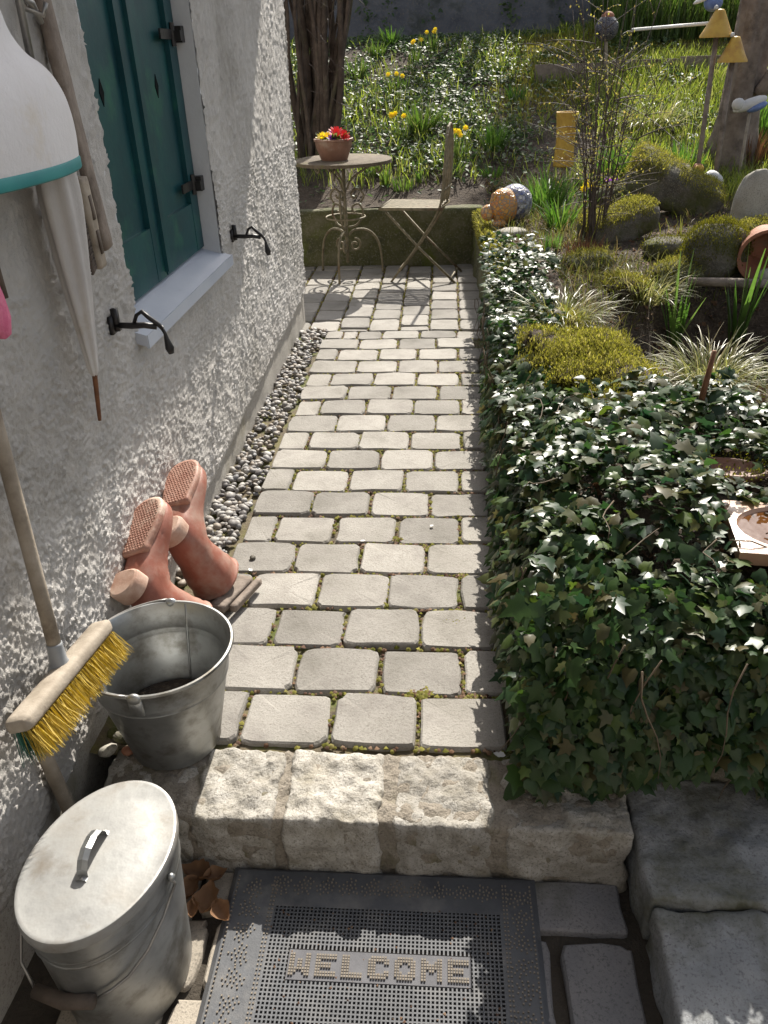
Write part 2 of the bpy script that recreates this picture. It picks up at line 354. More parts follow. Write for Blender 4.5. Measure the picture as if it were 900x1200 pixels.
M['stump'] = pmat('weathered_stump', [(.11, .085, .07), (.19, .155, .13), (.27, .225, .19)], 9, .9, .012, 30, stain=(.07, .055, .045), stscale=5)
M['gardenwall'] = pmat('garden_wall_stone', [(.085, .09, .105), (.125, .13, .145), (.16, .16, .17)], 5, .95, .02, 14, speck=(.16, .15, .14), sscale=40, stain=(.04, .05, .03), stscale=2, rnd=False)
M['tile'] = pmat('roof_tile', [(.18, .07, .045), (.27, .11, .07)], 9, .85, .003, 50, objvar=.15)
M['mosaic_orange'] = None
M['white_rod'] = pmat('white_rod', [(.72, .72, .7), (.8, .8, .78)], 10, .5)
M['blue'] = pmat('blue_glaze', [(.08, .13, .32), (.16, .24, .48)], 20, .35)
def mosaic(name, cols, scale):
    m, t, b = newmat(name); co = coords(t)
    v = nd(t, 'ShaderNodeTexVoronoi', Scale=scale); t.links.new(co, v.inputs['Vector'])
    s = t.nodes.new('ShaderNodeSeparateColor'); t.links.new(v.outputs['Color'], s.inputs[0]); c = ramp(t, s.outputs[0], cols, 0, 1)
    e = nd(t, 'ShaderNodeTexVoronoi', Scale=scale, feature='DISTANCE_TO_EDGE'); t.links.new(co, e.inputs['Vector'])
    r = ramp(t, e.outputs[0], [(0, 0, 0), (1, 1, 1)], .02, .09); c = mix(t, (.3, .28, .25), c, r)
    t.links.new(c, b.inputs['Base Color']); b.inputs['Roughness'].default_value = .3
    bp = nd(t, 'ShaderNodeBump', Strength=1.0, Distance=.004); t.links.new(r, bp.inputs['Height']); t.links.new(bp.outputs[0], b.inputs['Normal'])
    return m
M['mosaic_orange'] = mosaic('orange_mosaic', [(.55, .24, .04), (.65, .34, .08), (.5, .18, .05), (.6, .42, .2)], 38)
M['mosaic_blue'] = mosaic('blue_mosaic', [(.1, .13, .32), (.55, .55, .6), (.05, .06, .16), (.3, .33, .5), (.65, .62, .6)], 42)
m, t, b = newmat('brown_water'); b.inputs['Base Color'].default_value = (.09, .035, .01, 1); b.inputs['Roughness'].default_value = .03; b.inputs['Specular IOR Level'].default_value = .6
nn = nd(t, 'ShaderNodeTexNoise', Scale=14.0, Detail=3.0); bp = nd(t, 'ShaderNodeBump', Strength=1.0, Distance=.006); t.links.new(coords(t), nn.inputs['Vector']); t.links.new(nn.outputs[0], bp.inputs['Height']); t.links.new(bp.outputs[0], b.inputs['Normal'])
M['amberwater'] = m
m, t, b = newmat('dark_pond_water'); b.inputs['Base Color'].default_value = (.008, .009, .006, 1); b.inputs['Roughness'].default_value = .12; M['pond'] = m

# ================================================================== LARGE STRUCTURE
# ---- ground sheet
g = MB(); g.add([(-400, -400, -.27), (400, -400, -.27), (400, 600, -.27), (-400, 600, -.27)], [(0, 1, 2, 3)])
tag(g.build('ground', M['dirt']), 'brown earth ground around the house and garden', kind='structure')

# ---- terrain of the garden bank and the hill
xs = np.concatenate([np.arange(-9, -2.5, .35), np.arange(-2.5, 4.2, .06), np.arange(4.2, 14, .4)])
ys = np.concatenate([np.arange(1.45, 12, .06), np.arange(12, 40, 1.0)])
X, Y = np.meshgrid(xs, ys, indexing='ij'); Z = H(X, Y)
F = grid_faces(len(xs), len(ys)); fx = X.ravel()[F].min(1); fy = Y.ravel()[F].min(1)
F = F[~((fx < .36) & (fy < 6.72))]
F = F[:, ::1]
tag(mk('hillside', np.stack([X.ravel(), Y.ravel(), Z.ravel()], 1), F, M['soil']), 'dark soil of the raised garden bank rising to the hill', kind='structure')

# ---- paved path
def paver_mesh(w, d, h, seed, name):
    r = np.random.default_rng(seed); cr = min(w, d)*.14
    pts = []
    for cx, cy, a0 in ((w/2, d/2, 0), (-w/2, d/2, 90), (-w/2, -d/2, 180), (w/2, -d/2, 270)):
        for a in (12, 45, 78):
            a = R_(a0+a); q = cr*r.uniform(.6, 1.45)
            pts.append((cx-math.copysign(q, cx)+q*math.cos(a)+r.normal()*.0026, cy-math.copysign(q, cy)+q*math.sin(a)+r.normal()*.0026))
        # a point in the middle of the side that follows, so edges are not ruler straight
        nx, ny = {0: (0, d/2), 90: (-w/2, 0), 180: (0, -d/2), 270: (w/2, 0)}[a0]
        pts.append((nx+r.normal()*.003*(nx != 0)+r.normal()*.03*w*(nx == 0), ny+r.normal()*.0032*(ny != 0)+r.normal()*.03*d*(ny == 0)))
    p = np.array(pts); n = len(p)
    bz = r.uniform(.004, .007)
    top = np.c_[p*(1-.0085/np.array([w, d])*1.5), r.normal(size=n)*.0006]
    mid = np.c_[p*(1-.003/np.array([w, d])), np.full(n, -bz)]
    bot = np.c_[p, np.full(n, -h)]
    V = np.concatenate([top, mid, bot, [[0, 0, .0003]]])
    Fs = [(i, (i+1) % n, 3*n) for i in range(n)]
    for k in (0, 1): Fs += [(k*n+i, (k+1)*n+i, (k+1)*n+(i+1) % n, k*n+(i+1) % n) for i in range(n)]
    me = bpy.data.meshes.new(name); me.from_pydata([tuple(v) for v in V], [], Fs); me.update()
    me.polygons.foreach_set('use_smooth', np.arange(len(me.polygons)) >= 2*n)
    return me
pcount = [0]
def paver(x0, x1, y0, y1, z, parent, m, gap=.009, tilt=.012):
    pcount[0] += 1
    g1 = gap*random.uniform(.8, 1.25); w = x1-x0-g1; d = y1-y0-g1
    me = paver_mesh(w, d, .045, pcount[0], 'paver'); me.materials.append(m)
    o = bpy.data.objects.new('paver', me); col.objects.link(o); o.parent = parent
    o.location = ((x0+x1)/2+random.gauss(0, .001), (y0+y1)/2+random.gauss(0, .001), z+random.gauss(0, .0026))
    o.rotation_euler = (random.gauss(0, tilt), random.gauss(0, tilt), random.gauss(0, .006))
    return o
bed = MB()
xs2 = np.linspace(-.90, .33, 40); ys2 = np.linspace(1.395, 4.98, 110); X, Y = np.meshgrid(xs2, ys2, indexing='ij')
PP = np.stack([X.ravel(), Y.ravel(), 0*X.ravel()], 1); PP[:, 2] = -.017+.006*fbm(PP, .06, 5)
path = tag(mk('path', PP, grid_faces(40, 110), M['joint']), 'path of grey concrete pavers with mossy joints along the house wall', kind='structure')
rowY = [1.429, 1.622, 1.815, 2.003, 2.195, 2.386, 2.577, 2.768, 2.961, 3.152, 3.345, 3.541, 3.735, 3.925, 4.12, 4.322, 4.519, 4.713, 4.868]
rowJ = [[-.513, -.281, -.053], [-.404, -.166, .063], [-.508, -.286, -.058], [-.622, -.394, -.167, .062], [-.505, -.276, -.05], [-.608, -.388, -.16, .069],
        [-.497, -.269, -.041], [-.606, -.375, -.148, .076], [-.49, -.26, -.034], [-.599, -.369, -.141, .09], [-.489, -.257, -.029], [-.598, -.369, -.137, .092],
        [-.483, -.253, -.02], [-.593, -.363, -.134, .097], [-.472, -.244, -.02], [-.603, -.365, -.138, .092], [-.494, -.263, -.035], [-.61, -.521, -.369, -.137, .087]]
for k, J in enumerate(rowJ):
    J = list(J); L = -.727 + random.uniform(-.008, .008)
    if k < 3: L = -.74
    if k == 0: J = [-.745+.0] + J; L = -.82
    if k in (1,): J = [-.63] + J; L = -.82
    e = J[-1]; rt = [e+.229] if e+.229 > .18 else [e+.229, e+.229*2]
    edges = [L]+J+rt
    for a, b2 in zip(edges[:-1], edges[1:]):
        b2 = min(b2, .30)
        if b2-a > .04: paver(a, b2, rowY[k], rowY[k+1], 0, path, M['paver'])
# ---- terrace at the end of the path: stack-bonded columns
xs2 = np.linspace(-3.2, .33, 60); ys2 = np.linspace(4.88, 6.7, 50); X, Y = np.meshgrid(xs2, ys2, indexing='ij')
PP = np.stack([X.ravel(), Y.ravel(), 0*X.ravel()], 1); PP[:, 2] = -.0215+.006*fbm(PP, .06, 6)
terr = tag(mk('terrace', PP, grid_faces(60, 50), M['joint']), 'small paved terrace with stacked pavers at the far end of the path', kind='structure')
tx = [-.08+.191*i for i in range(-14, 3)]; tx = [x for x in tx if x < .27]
for i, x in enumerate(tx):
    off = [0, .06, .02, .10, -.03][i % 5]
    y = 4.875+ (off if i % 2 else 0)
    if y > 4.9: paver(x, x+.191, 4.875, y, 0, terr, M['paver'], gap=.012)
    while y < 6.66:
        y2 = min(y+.235, 6.66)
        if y2-y > .05: paver(x, min(x+.191, .30), y, y2, 0, terr, M['paver'], gap=.012)
        y = y2
# ---- landing
lm = MB(); xs2 = np.linspace(-1.0, .6, 40); ys2 = np.linspace(-1.2, 1.3, 60); X, Y = np.meshgrid(xs2, ys2, indexing='ij')
PP = np.stack([X.ravel(), Y.ravel(), 0*X.ravel()], 1); PP[:, 2] = -.19+.006*fbm(PP, .07, 8)
landing = tag(mk('landing', PP, grid_faces(40, 60), M['dirt']), 'lower paved landing in front of the step', kind='structure')
for (a, b2, c, d) in [(-.79, -.55, 1.03, 1.2), (-.55, -.46, 1.075, 1.2), (-.73, -.5, .905, 1.07), (-.5, -.28, .905, 1.075), (-.78, -.55, .735, .902), (-.55, -.33, .735, .902), (-.7, -.46, .56, .732), (-.46, -.24, .56, .732)]:
    paver(a, b2, c, d, -.17, landing, M['paver_tan'], gap=.013)
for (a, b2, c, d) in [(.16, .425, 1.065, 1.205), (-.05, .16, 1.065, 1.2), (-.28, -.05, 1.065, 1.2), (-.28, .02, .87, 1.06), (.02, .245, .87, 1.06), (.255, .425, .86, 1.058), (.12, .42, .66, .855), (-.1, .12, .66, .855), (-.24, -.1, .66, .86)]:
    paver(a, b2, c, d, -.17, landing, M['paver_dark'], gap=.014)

# ---- rough granite step
def rockbox(c, d, n=(10, 8, 7), round_=.02, rough=.008, seed=0, rscale=.07):
    """box with rounded rough faces"""
    V = []; idx = {}; Fs = []
    d = np.array(d, float)/2
    def vid(p):
        k = tuple(np.round(p, 5))
        if k not in idx: idx[k] = len(V); V.append(p)
        return idx[k]
    for ax in range(3):
        u, w = [(1, 2), (2, 0), (0, 1)][ax]
        for s in (-1, 1):
            for i in range(n[u]):
                for j in range(n[w]):
                    q = []
                    for (a, b2) in ((i, j), (i+1, j), (i+1, j+1), (i, j+1)):
                        p = np.zeros(3); p[ax] = s; p[u] = -1+2*a/n[u]; p[w] = -1+2*b2/n[w]; q.append(vid(p))
                    Fs.append(q if s > 0 else q[::-1])
    V = np.array(V)*d
    core = np.clip(V, -(d-round_), d-round_); e = V-core
    ln = np.linalg.norm(e, axis=1); nn_ = e/np.maximum(ln, 1e-9)[:, None]
    V = core+nn_*np.minimum(ln, round_)[:, None]
    N = nrm(V/d**1.5*np.min(d)**.5)
    N = np.where(ln[:, None] > 1e-6, nn_, N)
    V = V+np.array(c, float)
    V = V+N*(rough*fbm(V+seed*3.1, rscale, seed, 4))[:, None]
    return V, Fs
step = thing('stone_step', (-.18, 1.3, -.17), 'rough pale granite step between the lower landing and the paved path', 'step')
for i, (a, b2, zt) in enumerate([(-.81, -.585, -.012), (-.57, -.385, .0), (-.352, -.138, .002), (-.098, .118, -.002), (.155, .425, -.004)]):
    V, Fs = rockbox(((a+b2)/2, 1.303, zt-.11), (b2-a+.008, .212, .22), (40, 34, 24), .011, .010, 20+i, .045)
    smoothed(mk('granite_block', V, Fs, M['granite'], step), 60)
V, Fs = rockbox((-.19, 1.307, -.1205), (1.22, .206, .228), (150, 26, 18), .012, .008, 40, .025)
mk('mortar', V, Fs, M['mortar'], step)

# ---- house
house = thing('house', (-.87, 2.6, -.2), 'house with rough white rendered wall, teal shutters and a concrete plinth beside the path', 'house')
WX = -.87
dyl = []; y = -.4
while y < 5.07: dyl.append(y); y += .0040*max(.9, y/1.45)
dyl.append(5.07); yv = np.array(dyl)
zv = np.concatenate([np.arange(0, 1.10, .0041), np.arange(1.10, 2.55, .009)])
Yg, Zg = np.meshgrid(yv, zv, indexing='ij')
def plz(y): return .03+.0415*(y-1.16)
edge = plz(Yg)+.007*vn(np.stack([Yg.ravel(), 0*Yg.ravel(), 0*Yg.ravel()], 1), .05, 9).reshape(Yg.shape)
Zw = np.maximum(Zg, edge)                                     # the render ends in an uneven drip edge above the plinth
def worley(u, v, s, seed):
    u = u/s; v = v/s; iu = np.floor(u); iv = np.floor(v); best = np.full(u.shape, 9.0)
    for a in (-1, 0, 1):
        for b2 in (-1, 0, 1):
            cu = iu+a; cv = iv+b2; z0 = np.zeros_like(cu)
            px = cu+hsh(cu, cv, z0, seed); py = cv+hsh(cu, cv, z0, seed+91)
            best = np.minimum(best, (px-u)**2+(py-v)**2)
    return np.sqrt(best)
w1 = worley(Yg, Zg, .0122, 3); w2 = worley(Yg, Zg, .0078, 5)
PW = np.stack([Yg.ravel(), Zg.ravel(), 0*Yg.ravel()], 1)
n1 = vn(PW, .03, 2).reshape(Yg.shape); n2 = vn(PW, .25, 4).reshape(Yg.shape); n3 = vn(PW, .008, 6).reshape(Yg.shape)
hgt = (.0056)*np.clip(1-w1*1.1, 0, 1)*(1+.6*n1) + (.0044*np.clip(1-w2, 0, 1) + .0026*n3)*(1+.5*n1) + .004*n2
lip = sst(0, .03, Zw-edge)
hgt = hgt*(.25+.75*lip) - .006*(1-lip)
Xw = WX-.004+hgt
# window opening
WY0, WY1, WZ0 = 2.195, 3.19, .825
F = grid_faces(len(yv), len(zv))
cy_ = Yg.ravel()[F].mean(1); cz_ = Zg.ravel()[F].mean(1); cmax = Zg.ravel()[F].max(1)
jag = .010*vn(np.stack([cz_*0, cz_, cz_*0], 1), .03, 12)
keep = ~((cy_ > WY0+jag) & (cy_ < WY1+jag*.5) & (cz_ > WZ0))
keep &= cmax > plz(cy_)-.02
F = F[keep]
mk('wall', np.stack([Xw.ravel(), Yg.ravel(), Zw.ravel()], 1), F, M['render'], house)
pm = MB()
yy = np.linspace(-.5, 5.06, 140); zz = np.array([-.27, -.1, 0, .05, .10, .22]); Yp, Zp = np.meshgrid(yy, zz, indexing='ij')
P3 = np.stack([np.full(Yp.size, -.886), Yp.ravel(), Zp.ravel()], 1); P3[:, 2] = np.where(P3[:, 2] > .2, plz(P3[:, 1])+.012, P3[:, 2]); P3[:, 0] += .004*fbm(P3, .15, 15)
mk('plinth', P3, grid_faces(140, 6), M['plinth'], house)
for yw in (5.03, -.42): cw = MB(); cw.box((-2.95, yw, 1.15), (4.13, .06, 2.9)); cw.build('end_wall', M['plinth'], house, smooth=False)
rv = MB(); SX = -.958
rv.box((-.918, WY1+.012, 1.7), (.090, .03, 1.78)); rv.box((-.918, WY0-.012, 1.7), (.090, .03, 1.78)); rv.box((-.98, 2.69, 1.7), (.02, 1.06, 1.78))
rv.build('window_reveal', M['reveal'], house, smooth=False)
# sill, sloping outwards
s = MB()
s.add([(-.972, WY0-.03, .866), (-.972, WY1+.02, .866), (-.838, WY1+.02, .826), (-.838, WY0-.03, .826), (-.972, WY0-.03, .836), (-.972, WY1+.02, .836), (-.838, WY1+.02, .792), (-.838, WY0-.03, .792)],
      [(0, 3, 2, 1), (3, 7, 6, 2), (0, 4, 7, 3), (1, 2, 6, 5), (4, 5, 6, 7)])
s.box((-.8385, (WY0+WY1)/2, .807), (.008, WY1-WY0+.056, .038))
s.build('window_sill', M['sill'], house, smooth=False)
def shutter(y0, y1, hinge_y, hs):
    sh = MB(); zt = 2.45; zb = .868; x = SX+.012
    sh.box((x-.012, (y0+y1)/2, (zt+zb)/2), (.014, y1-y0-.01, zt-zb-.01))
    o = sh.build('shutter', M['teal'], house, smooth=False)
    fr = MB(); sw = .085
    fr.box((x, y0+sw/2, (zt+zb)/2), (.026, sw, zt-zb)); fr.box((x, y1-sw/2, (zt+zb)/2), (.026, sw, zt-zb))
    for (a, b2) in ((zb, zb+.17), (2.05, 2.17)): fr.box((x-.0006, (y0+y1)/2, (a+b2)/2), (.0245, y1-y0-2*sw-.001, b2-a))
    fr.build('shutter_frame', M['teal'], o, smooth=False)
    cy0 = (y0+y1)/2
    dm = MB(); dm.add([(x-.003, cy0, 1.395), (x-.003, cy0+.017, 1.43), (x-.003, cy0, 1.465), (x-.003, cy0-.017, 1.43), (x-.0046, cy0, 1.395), (x-.0046, cy0+.017, 1.43), (x-.0046, cy0, 1.465), (x-.0046, cy0-.017, 1.43)],
                      [(0, 1, 2, 3), (0, 4, 5, 1), (1, 5, 6, 2), (2, 6, 7, 3), (3, 7, 4, 0)]); dm.build('diamond_cutout', M['black'], o, smooth=False)  # black plate paints the darkness of the cutout, no real hole
    for z in ((1.10, 1.58) if hs > 0 else ()):
        hb = MB(); hb.box((-.925, hinge_y, z), (.05, .035, .05)); hb.box((-.925+.012, hinge_y-hs*.02, z-.004), (.028, .03, .03)); hb.tube([(-.928, hinge_y-hs*.03, z-.035), (-.928, hinge_y-hs*.03, z+.035)], .010, 8)
        hb.box((SX+.028, hinge_y-hs*.09, z), (.006, .15, .03)); hb.build('hinge', M['iron'], o, smooth=False)
shutter(WY0+.012, 2.695, WY0+.022, -1); shutter(2.71, WY1-.012, WY1-.03, 1)
st = MB(); st.box((SX+.028, 2.702, 1.66), (.02, .035, 1.55)); st.build('shutter_batten', M['teal'], house, smooth=False)
def dog(px, py):
    p = onx(px, py, -.86); x0, y0, z0 = p
    d = MB(); d.box((-.862, y0, z0), (.012, .05, .06)); d.box((-.85, y0+.002, z0+.015), (.02, .02, .075))
    d.tube([(-.855, y0, z0-.003), (-.80, y0+.0, z0-.006), (-.755, y0, z0-.004), (-.715, y0+.005, z0-.012)], [.010, .011, .011, .010], 8)
    d.tube([(-.79, y0, z0), (-.775, y0, z0+.03), (-.755, y0, z0+.042), (-.735, y0, z0+.022), (-.71, y0+.003, z0+.0), (-.695, y0+.004, z0-.018)], [.006, .007, .008, .008, .008, .007], 6)
    d.V = [(v-p)*.78+p for v in d.V]; d.build('shutter_dog', M['iron'], house)
    d2 = MB(); d2.tube([(-.70, y0+.004, z0-.008), (-.69, y0+.005, z0-.035), (-.688, y0+.006, z0-.055), (-.683, y0+.006, z0-.085), (-.680, y0+.006, z0-.105)], [.007, .006, .009, .016, .010], 8)
    d2.V = [(v-p)*.78+p for v in d2.V]
    return d2
for px, py in ((133, 380), (273, 276)):
    d2 = dog(px, py); d2.build('shutter_dog_weight', M['iron'], house)
# roof with an overhanging eave (out of the picture, it shades the upper wall)
rf = MB(); EZ, EX = 2.52, -.455
rf.add([(EX, -.6, EZ), (EX, 5.40, EZ+.0), (-3.2, 5.40, EZ+1.9), (-3.2, -.6, EZ+1.9), (EX, -.6, EZ-.07), (EX, 5.40, EZ-.07), (-3.2, 5.40, EZ+1.83), (-3.2, -.6, EZ+1.83)],
       [(0, 1, 2, 3), (4, 7, 6, 5), (0, 4, 5, 1), (1, 5, 6, 2), (2, 6, 7, 3), (3, 7, 4, 0)])
rf.add([(-3.2, -.6, EZ+1.9), (-3.2, 5.40, EZ+1.9), (-5.95, 5.40, EZ), (-5.95, -.6, EZ), (-3.2, -.6, EZ+1.83), (-3.2, 5.40, EZ+1.83), (-5.95, 5.40, EZ-.07), (-5.95, -.6, EZ-.07)],
       [(0, 1, 2, 3), (4, 7, 6, 5), (0, 4, 5, 1), (2, 6, 7, 3)])
rf.build('roof', M['tile'], house, smooth=False)
ew = MB(); ew.box((1.2, -1.75, 1.3), (4.2, .4, 3.1)); ew.build('entrance_wall', M['plinth'], house, smooth=False)  # unseen wall added behind the camera to darken the shade on the landing
dr = MB(); dr.box((.1, -1.53, .95), (1.0, .05, 2.2)); dr.build('door', M['darkwood'], house, smooth=False)  # unseen door, added together with that wall
gb = MB(); gb.add([(-.88, 5.06, 2.55), (-5.5, 5.06, 2.55), (-3.2, 5.06, 4.3), (-.88, 5.0, 2.55), (-5.5, 5.0, 2.55), (-3.2, 5.0, 4.3)], [(0, 1, 2), (3, 5, 4), (0, 2, 5, 3), (1, 4, 5, 2)]); gb.build('gable', M['render'], house, smooth=False)

# ---- retaining walls
rw = thing('retaining_wall', (-.5, 6.7, 0), 'low mossy concrete retaining wall behind the table and chair', 'wall')
V, Fs = rockbox((-1.45, 6.735, .2), (3.55, .14, .46), (120, 8, 22), .02, .010, 61, .12); mk('wall_body', V, Fs, M['mosswall'], rw)
rw2 = thing('retaining_wall', (.33, 4.0, 0), 'mossy side wall along the right of the path, mostly under ivy', 'wall')
n = 180; yy = np.linspace(1.40, 6.67, n); bx = np.interp(yy, [1.4, 5.2, 5.83, 6.67], [.272, .284, .257, .236])
prof = np.array([(0, -.25), (0, -.05), (.002, 0), (.004, .06), (.006, .12), (.008, .18), (.010, .24), (.012, .30), (.016, .355), (.03, .40), (.055, .425), (.09, .432), (.13, .43), (.17, .42)])
V = np.array([[bx[i]+p[0], yy[i], p[1]*(.76+.24*float(sst(4.4, 4.9, yy[i])))] for i in range(n) for p in prof]); dn = fbm(V, .12, 71, 4); V[:, 0] -= .014*dn*(V[:, 2] > -.2); V[:, 2] += .012*fbm(V, .09, 75, 3)*(V[:, 2] > .33)
mk('wall_body', V, grid_faces(n, len(prof))[:, ::-1], M['mosswall'], rw2)
front = thing('garden_front_wall', (1.0, 1.42, -.2), 'dry stone front of the garden bank hidden behind hanging ivy', 'wall')
for i, (a, b2, z0, z1) in enumerate([(.27, .47, -.02, .2), (.32, .66, .19, .29), (.465, .78, -.2, .19), (.67, 1.0, .19, .30), (.79, 1.15, -.2, .18), (1.0, 1.5, .18, .29), (1.15, 1.7, -.2, .17)]):
    V, Fs = rockbox(((a+b2)/2, 1.47, (z0+z1)/2), (b2-a-.012, .16, z1-z0-.012), (14, 8, 12), .03, .014, 80+i, .1); mk('stone', V, Fs, M['rock'], front)
# slabs to the right of the landing
slab = thing('stone_block', (.8, 1.2, -.17), 'grey concrete block right of the doormat, below the ivy', 'block')
V, Fs = rockbox((1.0, 1.228, -.16), (1.12, .322, .245), (110, 36, 22), .009, .007, 91, .05); mk('block_body', V, Fs, M['slab'], slab)
slab2 = thing('stone_block', (.9, .7, -.17), 'nearest bluish grey concrete slab at the lower right corner', 'block')
V, Fs = rockbox((1.0, .72, -.180), (1.11, .685, .245), (110, 70, 22), .009, .007, 93, .05); mk('block_body', V, Fs, M['slab'], slab2)
# garden wall behind the hill
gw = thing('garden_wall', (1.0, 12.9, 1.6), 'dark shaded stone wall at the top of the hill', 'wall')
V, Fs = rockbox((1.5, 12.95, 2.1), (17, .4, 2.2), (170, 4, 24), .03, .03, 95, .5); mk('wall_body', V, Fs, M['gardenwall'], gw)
be = thing('bed_edging', (2.6, 10.3, 1.2), 'brown wooden edging board of the upper bed on the right', 'edging')
a_, b_ = tp(625, 96), tp(880, 82)
for k in range(3):
    p0 = a_+(b_-a_)*k/3; p1 = a_+(b_-a_)*(k+1)/3; d = p1-p0; q = MB(); q.box((p0+p1)/2+np.array([0, 0, .05]), (np.linalg.norm(d[:2])-.02, .05, .2), rotz(math.atan2(d[1], d[0]))); q.build('board', M['greywood'], be, smooth=False)

# ================================================================== trees
def crown(n, c, r, seed, size=.06):
    g_ = np.random.default_rng(seed); d = nrm(g_.normal(size=(n, 3))); cl = nrm(g_.normal(size=(40, 3)))*g_.uniform(.5, 1, (40, 1))
    k = g_.integers(0, 40, n); P = np.array(c)+np.array(r)*(cl[k]*.8+.28*g_.normal(size=(n, 3)))
    Nn = nrm(g_.normal(size=(n, 3))+np.array([0, 0, .5])); D = g_.normal(size=(n, 3)); Xx, Yy, Zz = frames(Nn, D)
    return inst([(-.4, 0, 0), (.4, 0, 0), (.3, 1, .1), (-.3, 1, .1)], [(0, 1, 2, 3)], P, Xx, Yy, Zz, g_.uniform(.7, 1.3, n)*size)
def tree(x, y, h, r0, crs, label, seed):
    z = 1.6; tr = thing('tree', (x, y, z), label, 'tree', None); g_ = random.Random(seed)
    tk = MB(); P = [(x+g_.gauss(0, .03)*k, y+g_.gauss(0, .03)*k, z-.1+h*k/8) for k in range(9)]
    tk.tube(P, [r0*(1-.08*k) for k in range(9)], 10)
    for c, r in crs: tk.tube([P[4], (np.array(P[5])+np.array(c))/2, c], [r0*.5, r0*.3, .02], 6)
    tk.build('trunk', M['bark'], tr)
    if not crs:
        for k in range(14):
            z1 = h*(.45+.04*k); an = k*2.4; p0 = np.array([x, y, z+z1-.1]); tk2 = MB(); tk2.tube([p0, p0+np.array([math.cos(an)*.3, math.sin(an)*.3, .35]), p0+np.array([math.cos(an)*.5, math.sin(an)*.5, .8])], [.025, .015, .005], 5); tk2.build('limb', M['bark'], tr)
        return
    V, F = cat_vf([crown(int(1400*r[0]*r[2]), c, r, seed+i, .13) for i, (c, r) in enumerate(crs)]); mk('crown', V, F, M['cover'], tr)
tree(.72, 14.3, 4.6, .13, [], 'slim bare tree behind the garden wall casting a stripe of shade', 1)
tree(1.25, 14.6, 4.4, .09, [], 'second slim bare tree behind the garden wall with a thinner trunk', 2)
tree(2.9, 15.2, 5.0, .12, [((2.45, 15.2, 6.5), (.5, .7, .9)), ((2.75, 15.2, 5.6), (.5, .7, .7)), ((2.2, 15.2, 7.4), (.45, .6, .6))], 'leafy tree behind the wall shading the right of the hill', 3)
# bundle of bare stems at the left
sb = tp(372, 196); ms = thing('shrub', sb, 'tall old shrub of bundled bare brown stems beside the house corner', 'shrub')
for k in range(34):
    g_ = random.Random(100+k); a0 = g_.uniform(-.16, .13); b0 = g_.uniform(-.12, .2); lean = g_.uniform(-.12, .30)+a0*.8
    P = [np.array([sb[0]-.02+a0+lean*t+.05*math.sin(t*5+k), sb[1]+.12+b0+b0*.5*t, sb[2]-.05+1.9*t]) for t in np.linspace(0, 1, 9)]
    tb = MB(); r0 = g_.uniform(.018, .05); tb.tube(P, np.linspace(r0, r0*.55, 9), 7, flat=g_.uniform(.6, 1)); tb.build('stem', M['bark'], ms)
tb = MB()
for k in range(46):
    g_ = random.Random(300+k); z = g_.uniform(.5, 1.8); p = np.array([sb[0]+.05+g_.uniform(-.1, .22)*z, sb[1]+g_.uniform(-.1, .2), sb[2]+z]); d = np.array([g_.uniform(-.2, .6), g_.uniform(-.5, .1), g_.uniform(-.2, .4)])
    P = [p+d*t*.4+np.array([0, 0, .05*math.sin(3*t+k)]) for t in np.linspace(0, 1, 5)]; tb.tube(P, np.linspace(.004, .0015, 5), 4)
o = tb.build('twigs', M['twig'], ms); o['kind'] = 'stuff'

# ================================================================== STUFF ON THE GROUND
def pebbles(pts, sizes, seed):
    g_ = np.random.default_rng(seed); base = MB(); base.sphere((0, 0, 0), 1, 8); TV = np.concatenate(base.V); n = len(pts)
    V = []; F4 = []; k = len(TV)
    sc3 = np.stack([sizes*g_.uniform(.8, 1.35, n), sizes*g_.uniform(.7, 1.0, n), sizes*g_.uniform(.4, .75, n)], 1)
    Xx, Yy, Zz = frames(nrm(np.array([0, 0, 1.])+.35*g_.normal(size=(n, 3))), g_.normal(size=(n, 3)))
    for i in range(n):
        v = TV*(1+.14*vn(TV+i*1.7, .9, 5))[:, None]*sc3[i]
        V.append(v[:, :1]*Xx[i]+v[:, 1:2]*Yy[i]+v[:, 2:]*Zz[i]+pts[i])
        F4 += [[a+i*k for a in f] for f in base.F]
    return np.concatenate(V), F4
P = []; S = []
for k in range(820):
    y = random.uniform(2.12, 4.92); x = random.uniform(-.882, -.735+.012*math.sin(y*7)); s = random.uniform(.009, .02)*(1.0 if y < 3.2 else .95)
    P.append((x, y, -.008+random.uniform(0, .018))); S.append(s)
V, Fs = pebbles(np.array(P), np.array(S), 3); tag(mk('gravel', V, Fs, M['pebble']), 'strip of small grey pebbles between the house plinth and the pavers', 'gravel', kind='stuff')
for i, (px, py, s, lb) in enumerate([(127, 884, .026, 'largest pale pebble beside the bucket against the plinth'), (146, 869, .024, 'dark grey pebble touching the left side of the bucket'), (150, 883, .017, 'small brownish pebble at the foot of the bucket'), (133, 862, .02, 'greyish brown pebble nearest the wall left of the bucket')]):
    p = onz(px, py, .0); V, Fs = pebbles(np.array([[p[0], p[1], s*.5]]), np.array([s]), 50+i)
    tag(mk('pebble', V, Fs, M[['palerock', 'rock', 'terracotta', 'rock'][i]], org=p), lb, 'pebble', 'loose pebbles beside the bucket')
# crumbs of soil and grit
n = 900; y = rng.uniform(1.42, 6.4, n); x = rng.uniform(-.72, .25, n); P = np.stack([x, y, np.full(n, .001)], 1)
TVt = np.array([(-1, -.6, 0), (1, -.5, 0), (.3, 1, 0), (0, 0, .9)]); TFt = np.array([(0, 1, 3), (1, 2, 3), (2, 0, 3)])
Xx, Yy, Zz = frames(np.tile([0, 0, 1.], (n, 1)), rng.normal(size=(n, 3))*[1, 1, 0])
